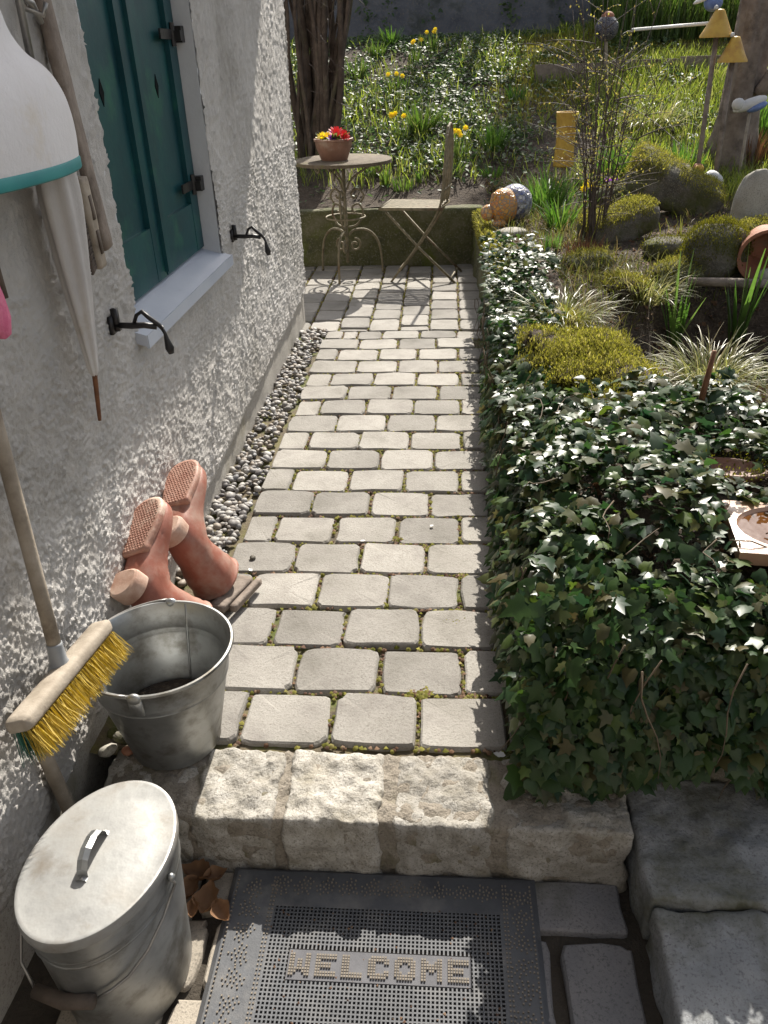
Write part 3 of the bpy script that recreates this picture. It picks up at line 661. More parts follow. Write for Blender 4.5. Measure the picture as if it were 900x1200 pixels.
# moss growing in the joints: tufts sit along the paver edges
MP = []
for k, J in enumerate(rowJ):
    y0 = rowY[k]
    for x in np.arange(-.72, .24, .0075):
        w = .25+.75*(vn(np.array([[x*1.0, y0, 3.]]), .12, 22)[0]*.5+.5)
        if random.random() < w*(.55+.45*(x > -.3)): MP.append((x+random.gauss(0, .002), y0+random.gauss(0, .0035)))
    for xj in J:
        for y in np.arange(y0, rowY[k+1], .0075):
            if random.random() < .25+.6*(vn(np.array([[xj, y, 7.]]), .1, 23)[0]*.5+.5): MP.append((xj+random.gauss(0, .0035), y))
for x in tx:
    for y in np.arange(4.9, 6.6, .01):
        if random.random() < .6: MP.append((x+random.gauss(0, .004), y))
for (bx_, by_, br) in ((.035, 1.95, .035), (-.06, 1.63, .03), (.07, 2.2, .02), (-.16, 2.42, .02), (.09, 1.62, .03), (-.055, 2.36, .02)):
    for k in range(70): MP.append((bx_+random.gauss(0, br*.5), by_+random.gauss(0, br*.35)))
MP = np.array(MP); n = len(MP)
P = np.c_[MP, np.full(n, -.008)]; s = rng.uniform(.0045, .0095, n)
Xx, Yy, Zz = frames(nrm(np.array([0, 0, 1.])+.3*rng.normal(size=(n, 3))), rng.normal(size=(n, 3)))
TVm = np.array([(math.cos(a)*1.0, math.sin(a)*1.0, 0) for a in np.arange(5)*2*math.pi/5]+[(0, 0, 1.0)]); TFm = np.array([(i, (i+1) % 5, 5) for i in range(5)])
V, F = inst(TVm, TFm, P, Xx, Yy, Zz, s); keepm = rng.random(n) < .55
V2, F2 = inst(TVm, TFm, P[keepm], Xx[keepm], Yy[keepm], Zz[keepm], s[keepm])
o = mk('moss', V2, F2, M['moss'], path); o['kind'] = 'stuff'
V2, F2 = inst(TVm, TFm, P[~keepm], Xx[~keepm], Yy[~keepm], Zz[~keepm], s[~keepm]*.9)
o = mk('grit', V2, F2, M['litter'], path); o['kind'] = 'stuff'
# a few fallen petals and bits on the pavers
def curl_leaf(name, p, s, az, m, label, cat, group, lift=.35, tilt=0):
    g_ = random.Random(int(abs(p[0]*1e4)+abs(p[1]*1e3))); V = []; F = []
    for i in range(10):
        t = i/9; w = (math.sin(math.pi*min(.985, .03+.97*t))**.9)*(1.15-.45*t)*.36*s; yy_ = (t-.5)*s; zz_ = lift*s*((t-.5)**2*2.0)+g_.uniform(0, .04)*s
        for j, u in enumerate((-1, -.4, 0, .4, 1)): V.append((u*w*(1+g_.uniform(-.2, .2)), yy_, zz_+lift*s*.7*u*u*w/(s*.4)+.004))
    for i in range(9):
        for j in range(4): F.append((i*5+j, i*5+j+1, i*5+j+6, i*5+j+5))
    V = np.array(V)@rotx(tilt).T@rotz(az).T
    V[:, 2] -= V[:, 2].min(); V = V+np.array(p)
    return tag(mk(name, V, F, m, org=p), label, cat, group)
for i, (px, py, s) in enumerate([(245, 1060, .085), (232, 1030, .08), (222, 1052, .07), (262, 1078, .06), (255, 1035, .055), (228, 1075, .05)]):
    p = onz(px, py, -.168); p[2] = -.168+.004*i
    curl_leaf('dry_leaf', p, s, i*1.3, M['dry'], ['largest orange brown dry leaf between the bin and the doormat', 'dark dry leaf nearest the step beside the bin', 'dry leaf touching the side of the bin', 'small dry leaf touching the edge of the doormat', 'dark small dry leaf below the step by the doormat', 'small dry leaf in front beside the bin wall'][i], 'leaf', 'dry leaves between the bin and the doormat', .75)
for i, (px, py, s, m_) in enumerate([(302, 550, .03, 'whitestone'), (425, 634, .02, 'whitestone'), (294, 668, .022, 'whitestone'), (506, 616, .018, 'whitestone'), (585, 885, .03, 'whitestone')]):
    p = onz(px, py, .002)
    curl_leaf('petal', p, s, i*1.9, M[m_], ['pale petal lying on the path beside the pebble strip', 'tiny pale petal in the middle of the path', 'pale petal on the pavers near the boots', 'small pale petal on the right half of the path', 'white petal at the front edge of the pavers by the ivy'][i], 'petal', 'pale petals fallen on the path', .2)
p = onz(296, 654, .006); V, Fs = pebbles(np.array([[p[0], p[1], .008]]), np.array([.012]), 90); tag(mk('pebble', V, Fs, M['rock'], org=p), 'single grey pebble lying on a paver above the boots', 'pebble')

# ================================================================== DOORMAT
mz = -.168; MX0, MX1, MY0, MY1 = -.482, .222, .42, 1.195
mat_ = thing('doormat', (-.13, .8, mz), 'dark grey rubber doormat with raised grid and the word WELCOME', 'doormat')
IX0, IX1, IY0, IY1 = -.366, .135, .50, 1.095
q = MB()
def frame_box(q, x0, x1, y0, y1, z0, z1, bev):
    V = [(x0, y0, z0), (x1, y0, z0), (x1, y1, z0), (x0, y1, z0), (x0+bev, y0+bev, z1), (x1-bev, y0+bev, z1), (x1-bev, y1-bev, z1), (x0+bev, y1-bev, z1)]
    q.add(V, [(0, 3, 2, 1), (4, 5, 6, 7), (0, 1, 5, 4), (1, 2, 6, 5), (2, 3, 7, 6), (3, 0, 4, 7)])
q.add([(MX0, MY0, mz), (MX1, MY0, mz), (MX1, MY1, mz), (MX0, MY1, mz), (MX0+.012, MY0+.012, mz+.010), (MX1-.012, MY0+.012, mz+.010), (MX1-.012, MY1-.012, mz+.010), (MX0+.012, MY1-.012, mz+.010),
       (IX0, IY0, mz+.012), (IX1, IY0, mz+.012), (IX1, IY1, mz+.012), (IX0, IY1, mz+.012), (IX0, IY0, mz+.003), (IX1, IY0, mz+.003), (IX1, IY1, mz+.003), (IX0, IY1, mz+.003)],
      [(0, 1, 5, 4), (1, 2, 6, 5), (2, 3, 7, 6), (3, 0, 4, 7), (4, 5, 9, 8), (5, 6, 10, 9), (6, 7, 11, 10), (7, 4, 8, 11), (8, 9, 13, 12), (9, 10, 14, 13), (10, 11, 15, 14), (11, 8, 12, 15)])
q.build('border', M['rubber'], mat_, smooth=False)
q = MB(); q.add([(IX0, IY0, mz+.0035), (IX1, IY0, mz+.0035), (IX1, IY1, mz+.0035), (IX0, IY1, mz+.0035)], [(0, 1, 2, 3)]); q.build('backing', M['dust'], mat_, smooth=False)
WX0, WX1, WY0_, WY1_ = -.318, .070, .930, .998
pit = .0088; q = MB(); nx = int((IX1-IX0)/pit); ny = int((IY1-IY0)/pit)
for i in range(nx+1):
    x = IX0+pit*i
    for (a, b2) in ((IY0, IY1),):
        if WX0-.004 < x < WX1+.004:
            q.box((x, (IY0+WY0_)/2, mz+.0075), (.0036, WY0_-IY0, .009)); q.box((x, (IY1+WY1_)/2, mz+.0075), (.0036, IY1-WY1_, .009))
        else: q.box((x, (a+b2)/2, mz+.0075), (.0036, b2-a, .009))
for j in range(ny+1):
    y = IY0+pit*j
    if WY0_-.004 < y < WY1_+.004:
        q.box(((IX0+WX0)/2, y, mz+.007), (WX0-IX0, .0034, .009)); q.box(((IX1+WX1)/2, y, mz+.007), (IX1-WX1, .0034, .009))
    else: q.box(((IX0+IX1)/2, y, mz+.007), (IX1-IX0, .0034, .009))
o = q.build('grid', M['rubber'], mat_, smooth=False); o['kind'] = 'stuff'
q = MB(); frame_box(q, WX0, WX1, WY0_, WY1_, mz+.003, mz+.0125, .002); q.build('word_panel', M['panel'], mat_, smooth=False)
GL = {'W': ["##....##", "##....##", "##.##.##", "##.##.##", "##.##.##", "########", "###..###", "##....##"],
      'E': ["########", "########", "##......", "######..", "######..", "##......", "########", "########"],
      'L': ["###.....", "###.....", "###.....", "###.....", "###.....", "###.....", "########", "########"],
      'C': [".######.", "########", "###...##", "###.....", "###.....", "###...##", "########", ".######."],
      'O': [".######.", "########", "###..###", "##....##", "##....##", "###..###", "########", ".######."],
      'M': ["##....##", "###..###", "########", "########", "##.##.##", "##....##", "##....##", "##....##"]}
cw_ = (WX1-WX0)/7.0; px_ = .0056
for i, ch in enumerate("WELCOME"):
    q = MB(); x0 = WX0+cw_*i+(cw_-px_*8)/2
    for r, row in enumerate(GL[ch]):
        for c, v in enumerate(row):
            if v == '#': q.box((x0+px_*(c+.5), WY1_-.010-.0061*(r+.5), mz+.0142), (.0040, .0042, .005))
    q.build('letter', M['nub'], mat_, smooth=False)
q = MB()                                     # rosettes of small nubs along the border
for cxx, cyy in [(-.424, y) for y in np.arange(.46, 1.15, .052)]+[(.178, y) for y in np.arange(.46, 1.15, .052)]+[(x, 1.146) for x in np.arange(-.36, .14, .052)]:
    for rr, k in ((.006, 5), (.014, 9), (.021, 12)):
        for a in range(k):
            an = a*2*math.pi/k+cxx*9+cyy*7
            if rr > .02 and math.sin(an*2.5+cyy*40) < -.1: continue
            q.box((cxx+rr*math.cos(an)*1.1, cyy+rr*math.sin(an)*1.1, mz+.0115), (.0034, .0034, .005))
for y in np.arange(.44, 1.17, .0098):
    for x in (-.463, -.379, -.372, .145, .152, .206): q.box((x, y, mz+.0115), (.0034, .0034, .005))
o = q.build('border_pattern', M['nub'], mat_, smooth=False); o['kind'] = 'stuff'
# crumbs lying on the mat
n = 150; Pm = np.stack([rng.uniform(IX0, IX1, n), rng.uniform(.75, 1.1, n), np.full(n, mz+.012)], 1); Xx, Yy, Zz = frames(np.tile([0, 0, 1.], (n, 1)), rng.normal(size=(n, 3))*[1, 1, 0])
V, F = inst(TVt, TFt, Pm, Xx, Yy, Zz, rng.uniform(.001, .0042, n)); o = mk('crumbs', V, F, M['litter'], mat_); o['kind'] = 'stuff'

# ================================================================== OVAL ASH BIN
bc = np.array([-.634, .936]); bz0, bz1 = -.17, .215; an = R_(-100.9)+math.pi
bin_ = thing('ash_bin', (bc[0], bc[1], bz0), 'oval galvanised metal bin with closed lid beside the doormat', 'bin')
RB = rotz(an); a_ax, b_ax = .176, .131
def dent(a, z): return .008*np.sin(3*a+z*9)+.004*np.sin(7*a-z*14)
q = MB(); q.lathe([(0, 0), (.80, 0), (.82, .006), (.87, .12), (.93, .26), (.965, .345), (.97, .36), (.985, .365), (.975, .385)], (bc[0], bc[1], bz0), 56, a_ax, b_ax, RB, wob=dent); smoothed(q.build('body', M['galv'], bin_), 50)
q = MB()
for k, z in ((0, .30), (1, .315)): q.lathe([(.94+.003*z, z-.003), (.962, z), (.94+.003*z, z+.003)], (bc[0], bc[1], bz0), 48, a_ax, b_ax, RB, wob=dent)
q.build('bead', M['galv'], bin_)
q = MB(); q.lathe([(1.0, -.022), (1.012, -.020), (1.012, -.002), (1.0, .003), (.985, .004), (.96, .0035), (.7, .0075), (.35, .010), (0, .0105)], (bc[0], bc[1], bz1), 64, a_ax, b_ax, RB, wob=lambda a, z: .003*np.sin(2*a+1)); lid = smoothed(q.build('lid', M['galvdull'], bin_), 40)
hd = (onz(120, 980, bz1+.01)-onz(98, 1027, bz1+.01)); hd[2] = 0; hc = (onz(120, 980, bz1+.01)+onz(98, 1027, bz1+.01))/2; L_ = np.linalg.norm(hd); hd /= L_; sd = np.array([-hd[1], hd[0], 0])
pts = [(-.5, .000), (-.42, .000), (-.40, .014), (-.30, .028), (-.12, .036), (.12, .036), (.30, .028), (.40, .014), (.42, .0), (.5, .0)]
V = []; 
for u, z in pts:
    for w, dz in ((-.010, 0), (0, .003), (.010, 0), (0, -.002)): V.append(hc+hd*u*L_*1.25+sd*w+np.array([0, 0, z+dz+.002]))
F = [(i*4+j, i*4+(j+1) % 4, (i+1)*4+(j+1) % 4, (i+1)*4+j) for i in range(len(pts)-1) for j in range(4)]+[(0, 1, 2, 3), (39, 38, 37, 36)]
hnd = mk('lid_handle', V, F, M['galv'], bin_, smooth=False)
for sg in (-1, 1):
    q = MB(); q.sphere(hc+hd*sg*.585*L_+np.array([0, 0, .004]), (.004, .004, .003), 8)
    q.build('rivet', M['wire'], bin_)
# bail handle hanging down on the near side
def binp(px, py, off=.004):
    for y in np.arange(.5, 1.4, .004):
        p = ony(px, py, y); z = (p[2]-bz0); r = np.interp(z, [0, .12, .26, .36], [.82, .87, .93, .97])
        d = RB.T@np.array([p[0]-bc[0], p[1]-bc[1], 0]); 
        if (d[0]/(a_ax*r+off))**2+(d[1]/(b_ax*r+off))**2 < 1: return p
    return ony(px, py, .8)
wp = [binp(*p_) for p_ in ((200, 1027), (204, 1032), (190, 1072), (172, 1110), (150, 1140), (130, 1156), (113, 1166))]
q = MB(); q.tube(np.array([p_+np.array([.004, -.006, 0]) for p_ in wp]), .0032, 7)
w0 = wp[-1]; w1_ = binp(45, 1152); w2_ = onz(20, 1100, .12); 
q.build('bail', M['wire'], bin_)
q = MB(); q.tube([w0+(.0, -.012, 0), (w0+w1_)/2+(0, -.02, -.004), w1_+(0, -.014, 0)], [.013, .0145, .013], 10); q.build('bail_grip', M['darkwood'], bin_)
q = MB(); q.tube([w1_+(0, -.012, 0), w1_+(-.035, .02, .03), w1_+(-.05, .09, .10), w1_+(-.045, .16, .16)], .0032, 7); q.build('bail', M['wire'], bin_)
q = MB(); q.sphere(wp[0]+(0.002, -.002, 0), (.008, .008, .010), 8); q.build('ear', M['galv'], bin_)

# ================================================================== BUCKET
kc = np.array([-.668, 1.438]); kz = .006
bk = thing('bucket', (kc[0], kc[1], 0), 'galvanised metal bucket standing on the step below the upside-down boots', 'bucket')
def bw(a, z): return .004*np.sin(2*a+.5)+.002*np.sin(5*a+z*20)
out = [(0, .012), (.104, .012), (.106, 0), (.111, 0), (.112, .012), (.135, .12), (.1545, .212), (.158, .216), (.1565, .222), (.160, .227), (.1585, .233), (.1705, .288), (.1765, .2895), (.1795, .294), (.1775, .299), (.1725, .2995), (.1685, .294), (.1555, .233), (.157, .227), (.1535, .222), (.155, .216), (.152, .211), (.132, .12), (.108, .016), (0, .016)]
q = MB(); q.lathe(out, (kc[0], kc[1], kz), 64, wob=bw); smoothed(q.build('body', M['galv'], bk), 50)
q = MB(); ang0 = math.atan2(1, .12)                               # seam with solder inside
q.tube([(kc[0]+r*math.cos(ang0), kc[1]+r*math.sin(ang0), kz+z) for r, z in ((.112, .03), (.1325, .12), (.156, .225), (.171, .294))], .004, 6); q.build('seam', M['galv'], bk)
for px, py, nm in ((158, 819, 'near'), (203, 700, 'far')):
    a = math.atan2(*(onz(px, py, .295)-np.array([kc[0], kc[1], 0]))[[1, 0]]); q = MB()
    q.sphere((kc[0]+.176*math.cos(a), kc[1]+.176*math.sin(a), kz+.292), (.017, .010, .014), 12, rotz(a+math.pi/2)); q.box((kc[0]+.1735*math.cos(a), kc[1]+.1735*math.sin(a), kz+.268), (.03, .008, .05), rotz(a+math.pi/2)); q.build('ear', M['galv'], bk)
a0 = math.atan2(*(onz(158, 819, .295)-np.array([kc[0], kc[1], 0]))[[1, 0]]); q = MB()   # bail lying on the rim towards the wall
q.tube([(kc[0]+(.178+.006*math.sin(t*math.pi))*math.cos(a0-t*3.1), kc[1]+(.178+.006*math.sin(t*math.pi))*math.sin(a0-t*3.1), kz+.303-.012*math.sin(t*math.pi)) for t in np.linspace(0.03, .97, 26)], .003, 6); q.build('bail', M['wire'], bk)
q = MB(); q.sphere((kc[0], kc[1], kz+.085), (.1232, .1232, .020), 22, None, lambda V: 1+.06*vn(V, .5, 77)*(V[:, 2] > 0)); q.build('dirt', M['soil'], bk)  # dark lumpy disc set above the bottom so the inside reads darker

# ================================================================== BROOM
bro = thing('broom', onx(70, 790, -.80), 'wooden broom with yellow bristles hanging against the wall above the bin', 'broom')
h1 = onx(121, 733, -.79); h2 = onx(19, 853, -.79); hd = nrm(h1-h2); hL = np.linalg.norm(h1-h2)
upv = nrm(np.array([-.26, .12, 1.0])-hd*(np.array([-.26, .12, 1.0])@hd)); sdv = np.cross(hd, upv); 
if sdv[0] < 0: sdv = -sdv
hc = (h1+h2)/2
Rh = np.array([hd, sdv, upv]).T
V, Fs = rockbox((0, 0, 0), (hL, .052, .034), (24, 5, 4), .012, .0008, 3, .05); mk('head', V@Rh.T+hc, Fs, M['wood'], bro)
sk = onx(71, 783, -.80); top = onx(2, 523, -.835); dirh = nrm(top-sk)
q = MB(); q.tube([sk-dirh*.015, sk+dirh*.0, sk+dirh*.02, sk+dirh*.055, sk+dirh*.06], [.030, .027, .018, .0165, .0165], 14); q.sphere(sk-dirh*.012, (.05, .036, .014), 14, Rh); q.build('socket', M['grey_plastic'], bro)
q = MB(); q.tube([sk+dirh*t for t in (.04, .2, .5, .9, 1.3)], [.0145, .0145, .0145, .0143, .014], 12); q.build('handle', M['wood'], bro)
n = 4300; u = rng.uniform(-.47, .47, n)*hL; w = rng.uniform(-.021, .023, n); P = hc+u[:, None]*hd+w[:, None]*sdv-.016*upv
tuft = np.round(u/.012)*.012; P = hc+(tuft+rng.normal(size=n)*.0018)[:, None]*hd+(np.round(w/.011)*.011+rng.normal(size=n)*.0015)[:, None]*sdv-.016*upv
dn = nrm(-upv+sdv*(.16+6*w[:, None])+rng.normal(size=(n, 3))*.10+hd*(.15*u/hL)[:, None]); Ln = rng.uniform(.050, .072, n)
Xx = nrm(np.cross(dn, rng.normal(size=(n, 3)))); V, F = inst([(-.5, 0, 0), (.5, 0, 0), (.5, .5, .02), (-.5, .5, .02), (.25, 1, .10), (-.25, 1, .10)], [(0, 1, 2, 3), (3, 2, 4, 5)], P, Xx*.0018/1, dn*1.0, np.cross(Xx, dn)*.2, 1.0)
V = V.reshape(n, 6, 3); V = P[:, None]+(V-P[:, None])*1.0
TVb = np.array([(-.5, 0), (.5, 0), (.5, .5), (-.5, .5), (.25, 1), (-.25, 1)])
bend = np.cross(Xx, dn)*rng.normal(size=(n, 1))*.10
V = P[:, None]+TVb[None, :, :1]*Xx[:, None]*.0016+TVb[None, :, 1:]*(dn*Ln[:, None])[:, None]+(TVb[None, :, 1:]**2)*(bend*Ln[:, None])[:, None]
g1 = u < -.36*hL
def sel(mk_): 
    Vs = V[mk_].reshape(-1, 3); k = mk_.sum(); f = np.array([(0, 1, 2, 3), (3, 2, 4, 5)]); return Vs, (f[None]+(np.arange(k)*6)[:, None, None]).reshape(-1, 4)
green = g1 & (w < -.002)
o = mk('bristles', *sel(~green), M['bristle'], bro); o['kind'] = 'stuff'
o = mk('bristles', *sel(green), M['bristle_green'], bro); o['kind'] = 'stuff'; o['label'] = 'dark green bristles at the lower end'
# stick behind the bin
q = MB(); a1 = onx(56, 893, -.845); a2 = onx(82, 950, -.845); d = nrm(a1-a2); P_ = [a2-d*.14, a2, a1, a1+d*.06]
q.tube(P_, [.016, .0165, .016, .0155], 10); tag(q.build('stick', M['wood'], org=a2-d*.14), 'brown wooden stick leaning on the wall behind the bin', 'stick')

# ================================================================== BOOTS (upside down, soles up)
def catmull(P, k):
    P = np.array(P, float); o_ = []
    for i in range(len(P)-1):
        p0 = P[max(i-1, 0)]; p1 = P[i]; p2 = P[i+1]; p3 = P[min(i+2, len(P)-1)]
        for t in np.linspace(0, 1, k, endpoint=False): o_.append(.5*((2*p1)+(-p0+p2)*t+(2*p0-5*p1+4*p2-p3)*t*t+(-p0+3*p1-3*p2+p3)*t**3))
    o_.append(P[-1]); return np.array(o_)
def boot(T, s_, t_, S, label, xf=1):
    s_ = nrm(s_); t_ = nrm(np.array(t_)-s_*(np.array(t_)@s_)); x_ = np.cross(t_, s_); Rm = np.array([x_, t_, s_]).T*S
    def W(v): return np.asarray(v, float)@Rm.T+T
    b = thing('boot', T+np.array([0, 0, -.0]), label, 'boot', 'rubber boots standing upside down against the wall')
    # cross-sections: centre y, centre z, tangent angle (0 = forward, 90 = up), half width, half depth, squareness of underside
    secs = [(-.052, .250, 90, .064, .072), (-.052, .235, 90, .062, .070), (-.050, .185, 90, .057, .064), (-.044, .135, 88, .049, .056), (-.036, .100, 76, .046, .058), (-.022, .076, 58, .045, .066), (.004, .058, 34, .043, .060), (.036, .050, 16, .042, .049),
            (.075, .042, 8, .045, .041), (.115, .036, 5, .0505, .0345), (.150, .031, 3, .051, .029), (.178, .028, 1, .0455, .0255), (.197, .026, 0, .034, .021), (.208, .024, 0, .019, .013), (.212, .023, 0, .004, .003)]
    secs = catmull(secs, 4); n = 28; V = []
    for (cy_, cz_, a, hw, hd_) in secs:
        a = -R_(a); nx_ = np.array([0, -math.sin(a), math.cos(a)])
        for j in range(n):
            th = 2*math.pi*j/n; c_, s2 = math.cos(th), math.sin(th)
            e = .78
            p = np.array([0, cy_, cz_])+np.array([1, 0, 0])*hw*1.16*math.copysign(abs(c_)**e, c_)+nx_*hd_*math.copysign(abs(s2)**.9, s2)
            p[0] += xf*.010*max(0, (p[1]-.02)/.19)
            p[2] = max(p[2], .004)
            k_ = len(V)//n; cr_ = math.exp(-((p[1]-.045)/.035)**2)*max(0, s2); p = p + np.array([0, 0, 1.])*.0032*cr_*math.sin(k_*2.1+c_*1.5)
            if p[2] < .020 and p[1] > -.02: p[0] *= 1.05
            if k_ < 9: p = p*np.array([1, 1, 1])+np.array([c_, s2, 0])*(.0035 if k_ in (1, 2) else 0)+np.array([c_, s2, 0])*.0018*math.sin(k_*1.7+c_*3)
            V.append(p)
    V = np.array(V); V += (.0035*fbm(V+xf, .06, 7, 2))[:, None]*nrm(V-np.array([0, -.02, .1]))
    m_ = len(secs); F = [(i*n+j, (i+1)*n+j, (i+1)*n+(j+1) % n, i*n+(j+1) % n) for i in range(m_-1) for j in range(n)]+[tuple(range((m_-1)*n, m_*n))]
    mk('upper', W(V), F, M['boot'], b)
    q = MB(); ring = V[:n]; inner = (ring-ring.mean(0))*.93+ring.mean(0); low = (ring-ring.mean(0))*.80+ring.mean(0)+np.array([0, 0, -.05]); q.add(W(np.concatenate([ring+np.array([0, 0, .001]), inner, low])), [(i*n+j, i*n+(j+1) % n, (i+1)*n+(j+1) % n, (i+1)*n+j) for i in range(2) for j in range(n)]+[tuple(range(2*n, 3*n))]); q.build('lining', M['darkwood'], b)
    # sole and heel
    ol = [(0, .212), (.024, .206), (.041, .188), (.051, .155), (.052, .118), (.047, .08), (.041, .045), (.037, .035), (-.030, .035), (-.038, .06), (-.045, .10), (-.048, .14), (-.043, .18), (-.026, .205)]
    ol = [tuple(p_) for p_ in catmull(ol+[ol[0]], 4)[:-1]]; ol = [(x*1.16+xf*.010*max(0, (y-.02)/.19), y) for x, y in ol]; k = len(ol)
    Vs = [(x*.99, y, .012) for x, y in ol]+[(x*1.01, y, .004) for x, y in ol]+[(x*1.0, y, -.001) for x, y in ol]+[(x*.95, .12+(y-.12)*.965, -.0052) for x, y in ol]+[(x*.86, .12+(y-.12)*.90, -.0068) for x, y in ol]
    Fs = [(r*k+i, r*k+(i+1) % k, (r+1)*k+(i+1) % k, (r+1)*k+i) for r in range(4) for i in range(k)]+[tuple(range(4*k, 5*k))[::-1], tuple(range(k))]
    so_ = smoothed(mk('sole', W(Vs), Fs, M['sole'], b), 42)
    from math import hypot
    q = MB()
    poly = np.array([(x*.84, .12+(y-.12)*.88) for x, y in ol])
    def inside(x, y):
        c_ = False
        for i in range(k):
            (x1, y1), (x2, y2) = poly[i], poly[i-1]
            if (y1 > y) != (y2 > y) and x < (x2-x1)*(y-y1)/(y2-y1)+x1: c_ = not c_
        return c_
    for i, y in enumerate(np.arange(.045, .21, .0085)):
        for x in np.arange(-.06, .07, .0095):
            x2 = x+(i % 2)*.00475
            if inside(x2, y): q.lathe([(.0033, .001), (.0024, -.0016), (0, -.0022)], (x2+random.gauss(0, .0005), y+random.gauss(0, .0005), -.0062), 6)
    qq = np.concatenate(q.V); o_ = mk('sole_studs', W(qq), q.F, M['sole'], b); o_['kind'] = 'stuff'
    hl = [(math.cos(a)*.047, -.052+(math.sin(a)*.047 if math.sin(a) < 0 else math.sin(a)**.4*.034)) for a in np.linspace(0, 2*math.pi, 40, endpoint=False)]; k = len(hl)
    Vs = [(x*.97, y, .03) for x, y in hl]+[(x, y, -.004) for x, y in hl]+[(x*.96, -.05+(y+.05)*.96, -.010) for x, y in hl]+[(x*.84, -.05+(y+.05)*.84, -.013) for x, y in hl]
    Fs = [(r*k+i, r*k+(i+1) % k, (r+1)*k+(i+1) % k, (r+1)*k+i) for r in (0, 1, 2) for i in range(k)]+[tuple(range(3*k, 4*k))[::-1]]
    smoothed(mk('heel', W(Vs), Fs, M['heel'], b), 42)
T1 = np.array([-.833, 1.739, .327]); boot(T1, (.44, .36, -.82), (-.05, .85, .5), 1.06, 'nearer upside-down terracotta rubber boot with its pale heel showing', -1)
T2 = np.array([-.809, 2.039, .314]); boot(T2, (.34, .30, -.88), (-.04, .85, .45), 1.08, 'farther upside-down terracotta rubber boot, its toe highest against the wall', 1)
bdz = thing('boot_rack', onz(265, 705, 0), 'small weathered wooden boot rack under the farther boot', 'rack')
pA = onz(262, 706, .045); pB = onz(289, 678, .045); d = pB-pA; q = MB(); L_ = np.linalg.norm(d); az = math.atan2(d[1], d[0])
V, Fs = rockbox((0, 0, 0), (L_*1.3, .052, .024), (10, 4, 3), .004, .001, 5); V = V@rotz(az).T+(pA+pB)/2+np.array([-.012, 0, -.012]); mk('board', V, Fs, M['greywood'], bdz)
V, Fs = rockbox((0, 0, 0), (L_*1.2, .022, .024), (10, 3, 3), .004, .001, 6); V = V@rotz(az).T+(pA+pB)/2+np.array([.034, -.003, -.014]); mk('board', V, Fs, M['greywood'], bdz)
V, Fs = rockbox((0, 0, 0), (.19, .04, .028), (10, 4, 3), .004, .001, 7); mk('crossbar', V+np.array([-.745, 1.985, .0165]), Fs, M['darkwood'], bdz)

# ================================================================== THINGS HANGING ON THE WALL
wx = -.775
q = MB(); prof = [(.075, 1.85), (.072, 1.65), (.080, 1.59), (.098, 1.552), (.140, 1.520), (.188, 1.502), (.230, 1.478), (.260, 1.446), (.274, 1.408), (.276, 1.365), (.268, 1.318)]
prof = [tuple(p_) for p_ in catmull(prof, 4)]
bell = thing('hanging_bag', (wx, 1.520, 1.31), 'white bell-shaped bag with teal hem hanging on the wall', 'bag')
bp_ = lambda a, z: .015*np.sin(3*a+1)+.008*np.sin(7*a+z*20)
q.lathe(prof, (wx, 1.520, .145), 48, .28, .90, R=np.diag([.90, 1.0, .905]), wob=bp_); q.build('cover', M['cloth'], bell)
q = MB(); q.lathe([(.267, 1.322), (.272, 1.319), (.2725, 1.300), (.2685, 1.297), (.264, 1.300), (.264, 1.319)], (wx, 1.520, .145), 48, .285, .90, R=np.diag([.90, 1.0, .905]), wob=bp_); q.build('hem', M['teal_trim'], bell)
# closed umbrella, tip down
tipb = onx(111, 440, -.815); axt = onx(69, 232, -.81); d = nrm(axt-tipb); L_ = np.linalg.norm(axt-tipb)
um = thing('umbrella', tipb, 'closed off-white umbrella hanging tip down under the white bag', 'umbrella')
Zc = d; Xc = nrm(np.cross(Zc, [1, 0, 0])); Yc = np.cross(Zc, Xc); Ru = np.array([Xc, Yc, Zc]).T
pr = [(.006, 0), (.012, .012), (.016, .05*1), (.026, .18), (.037, .32), (.044, .44), (.049, .56), (.046, .68), (.050, .76), (.056, .82), (.03, .86), (.022, .90)]
pr = [(r, z*L_/.56) for r, z in pr]; pr = [tuple(p_) for p_ in catmull(pr, 4)]
q = MB(); q.lathe(pr, tipb, 40, 1, .75, Ru, wob=lambda a, z: .13*np.sin(6*a+z*5)+.07*np.sin(3*a-z*3)); q.build('cloth', M['umbrella'], um)
q = MB(); tp2 = onx(117, 493, -.815); q.tube([tipb+d*.01, tipb, tp2+(tipb-tp2)*.1, tp2], [.008, .0065, .005, .004], 8); q.build('ferrule', M['rust'], um)
q = MB(); pe = tipb+d*(pr[-1][1]); q.tube([pe-d*.02, pe+d*.3], .008, 8); q.build('shaft', M['wire'], um)
# flat board and old brush
p1 = onx(125, 291, -.84); p2 = onx(50, 0, -.85); d = nrm(p2-p1); q = MB(); 
Vb, Fs = rockbox((0, 0, 0), (.052, .018, 1.15), (3, 2, 40), .003, .0015, 8, .08); Zc = d; Yc = nrm(np.array([0, 1., 0])-d*d[1]); Xc = np.cross(Yc, Zc)
V = Vb@np.array([Yc, Xc, Zc])+p1+d*.575; tag(mk('board', V, Fs, M['greywood'], org=p1), 'long grey wooden board hanging beside the shutter', 'board')
b1 = onx(118, 314, -.835); b2_ = onx(95, 218, -.835); bd = nrm(b2_-b1); brs = thing('brush', b1, 'worn wooden brush head with dark bristles behind the umbrella', 'brush')
Yc = nrm(np.array([0, 1., 0])-bd*bd[1]); Xc = np.cross(Yc, bd); Rb = np.array([Yc, Xc, bd]).T; Lb = np.linalg.norm(b2_-b1)*1.1
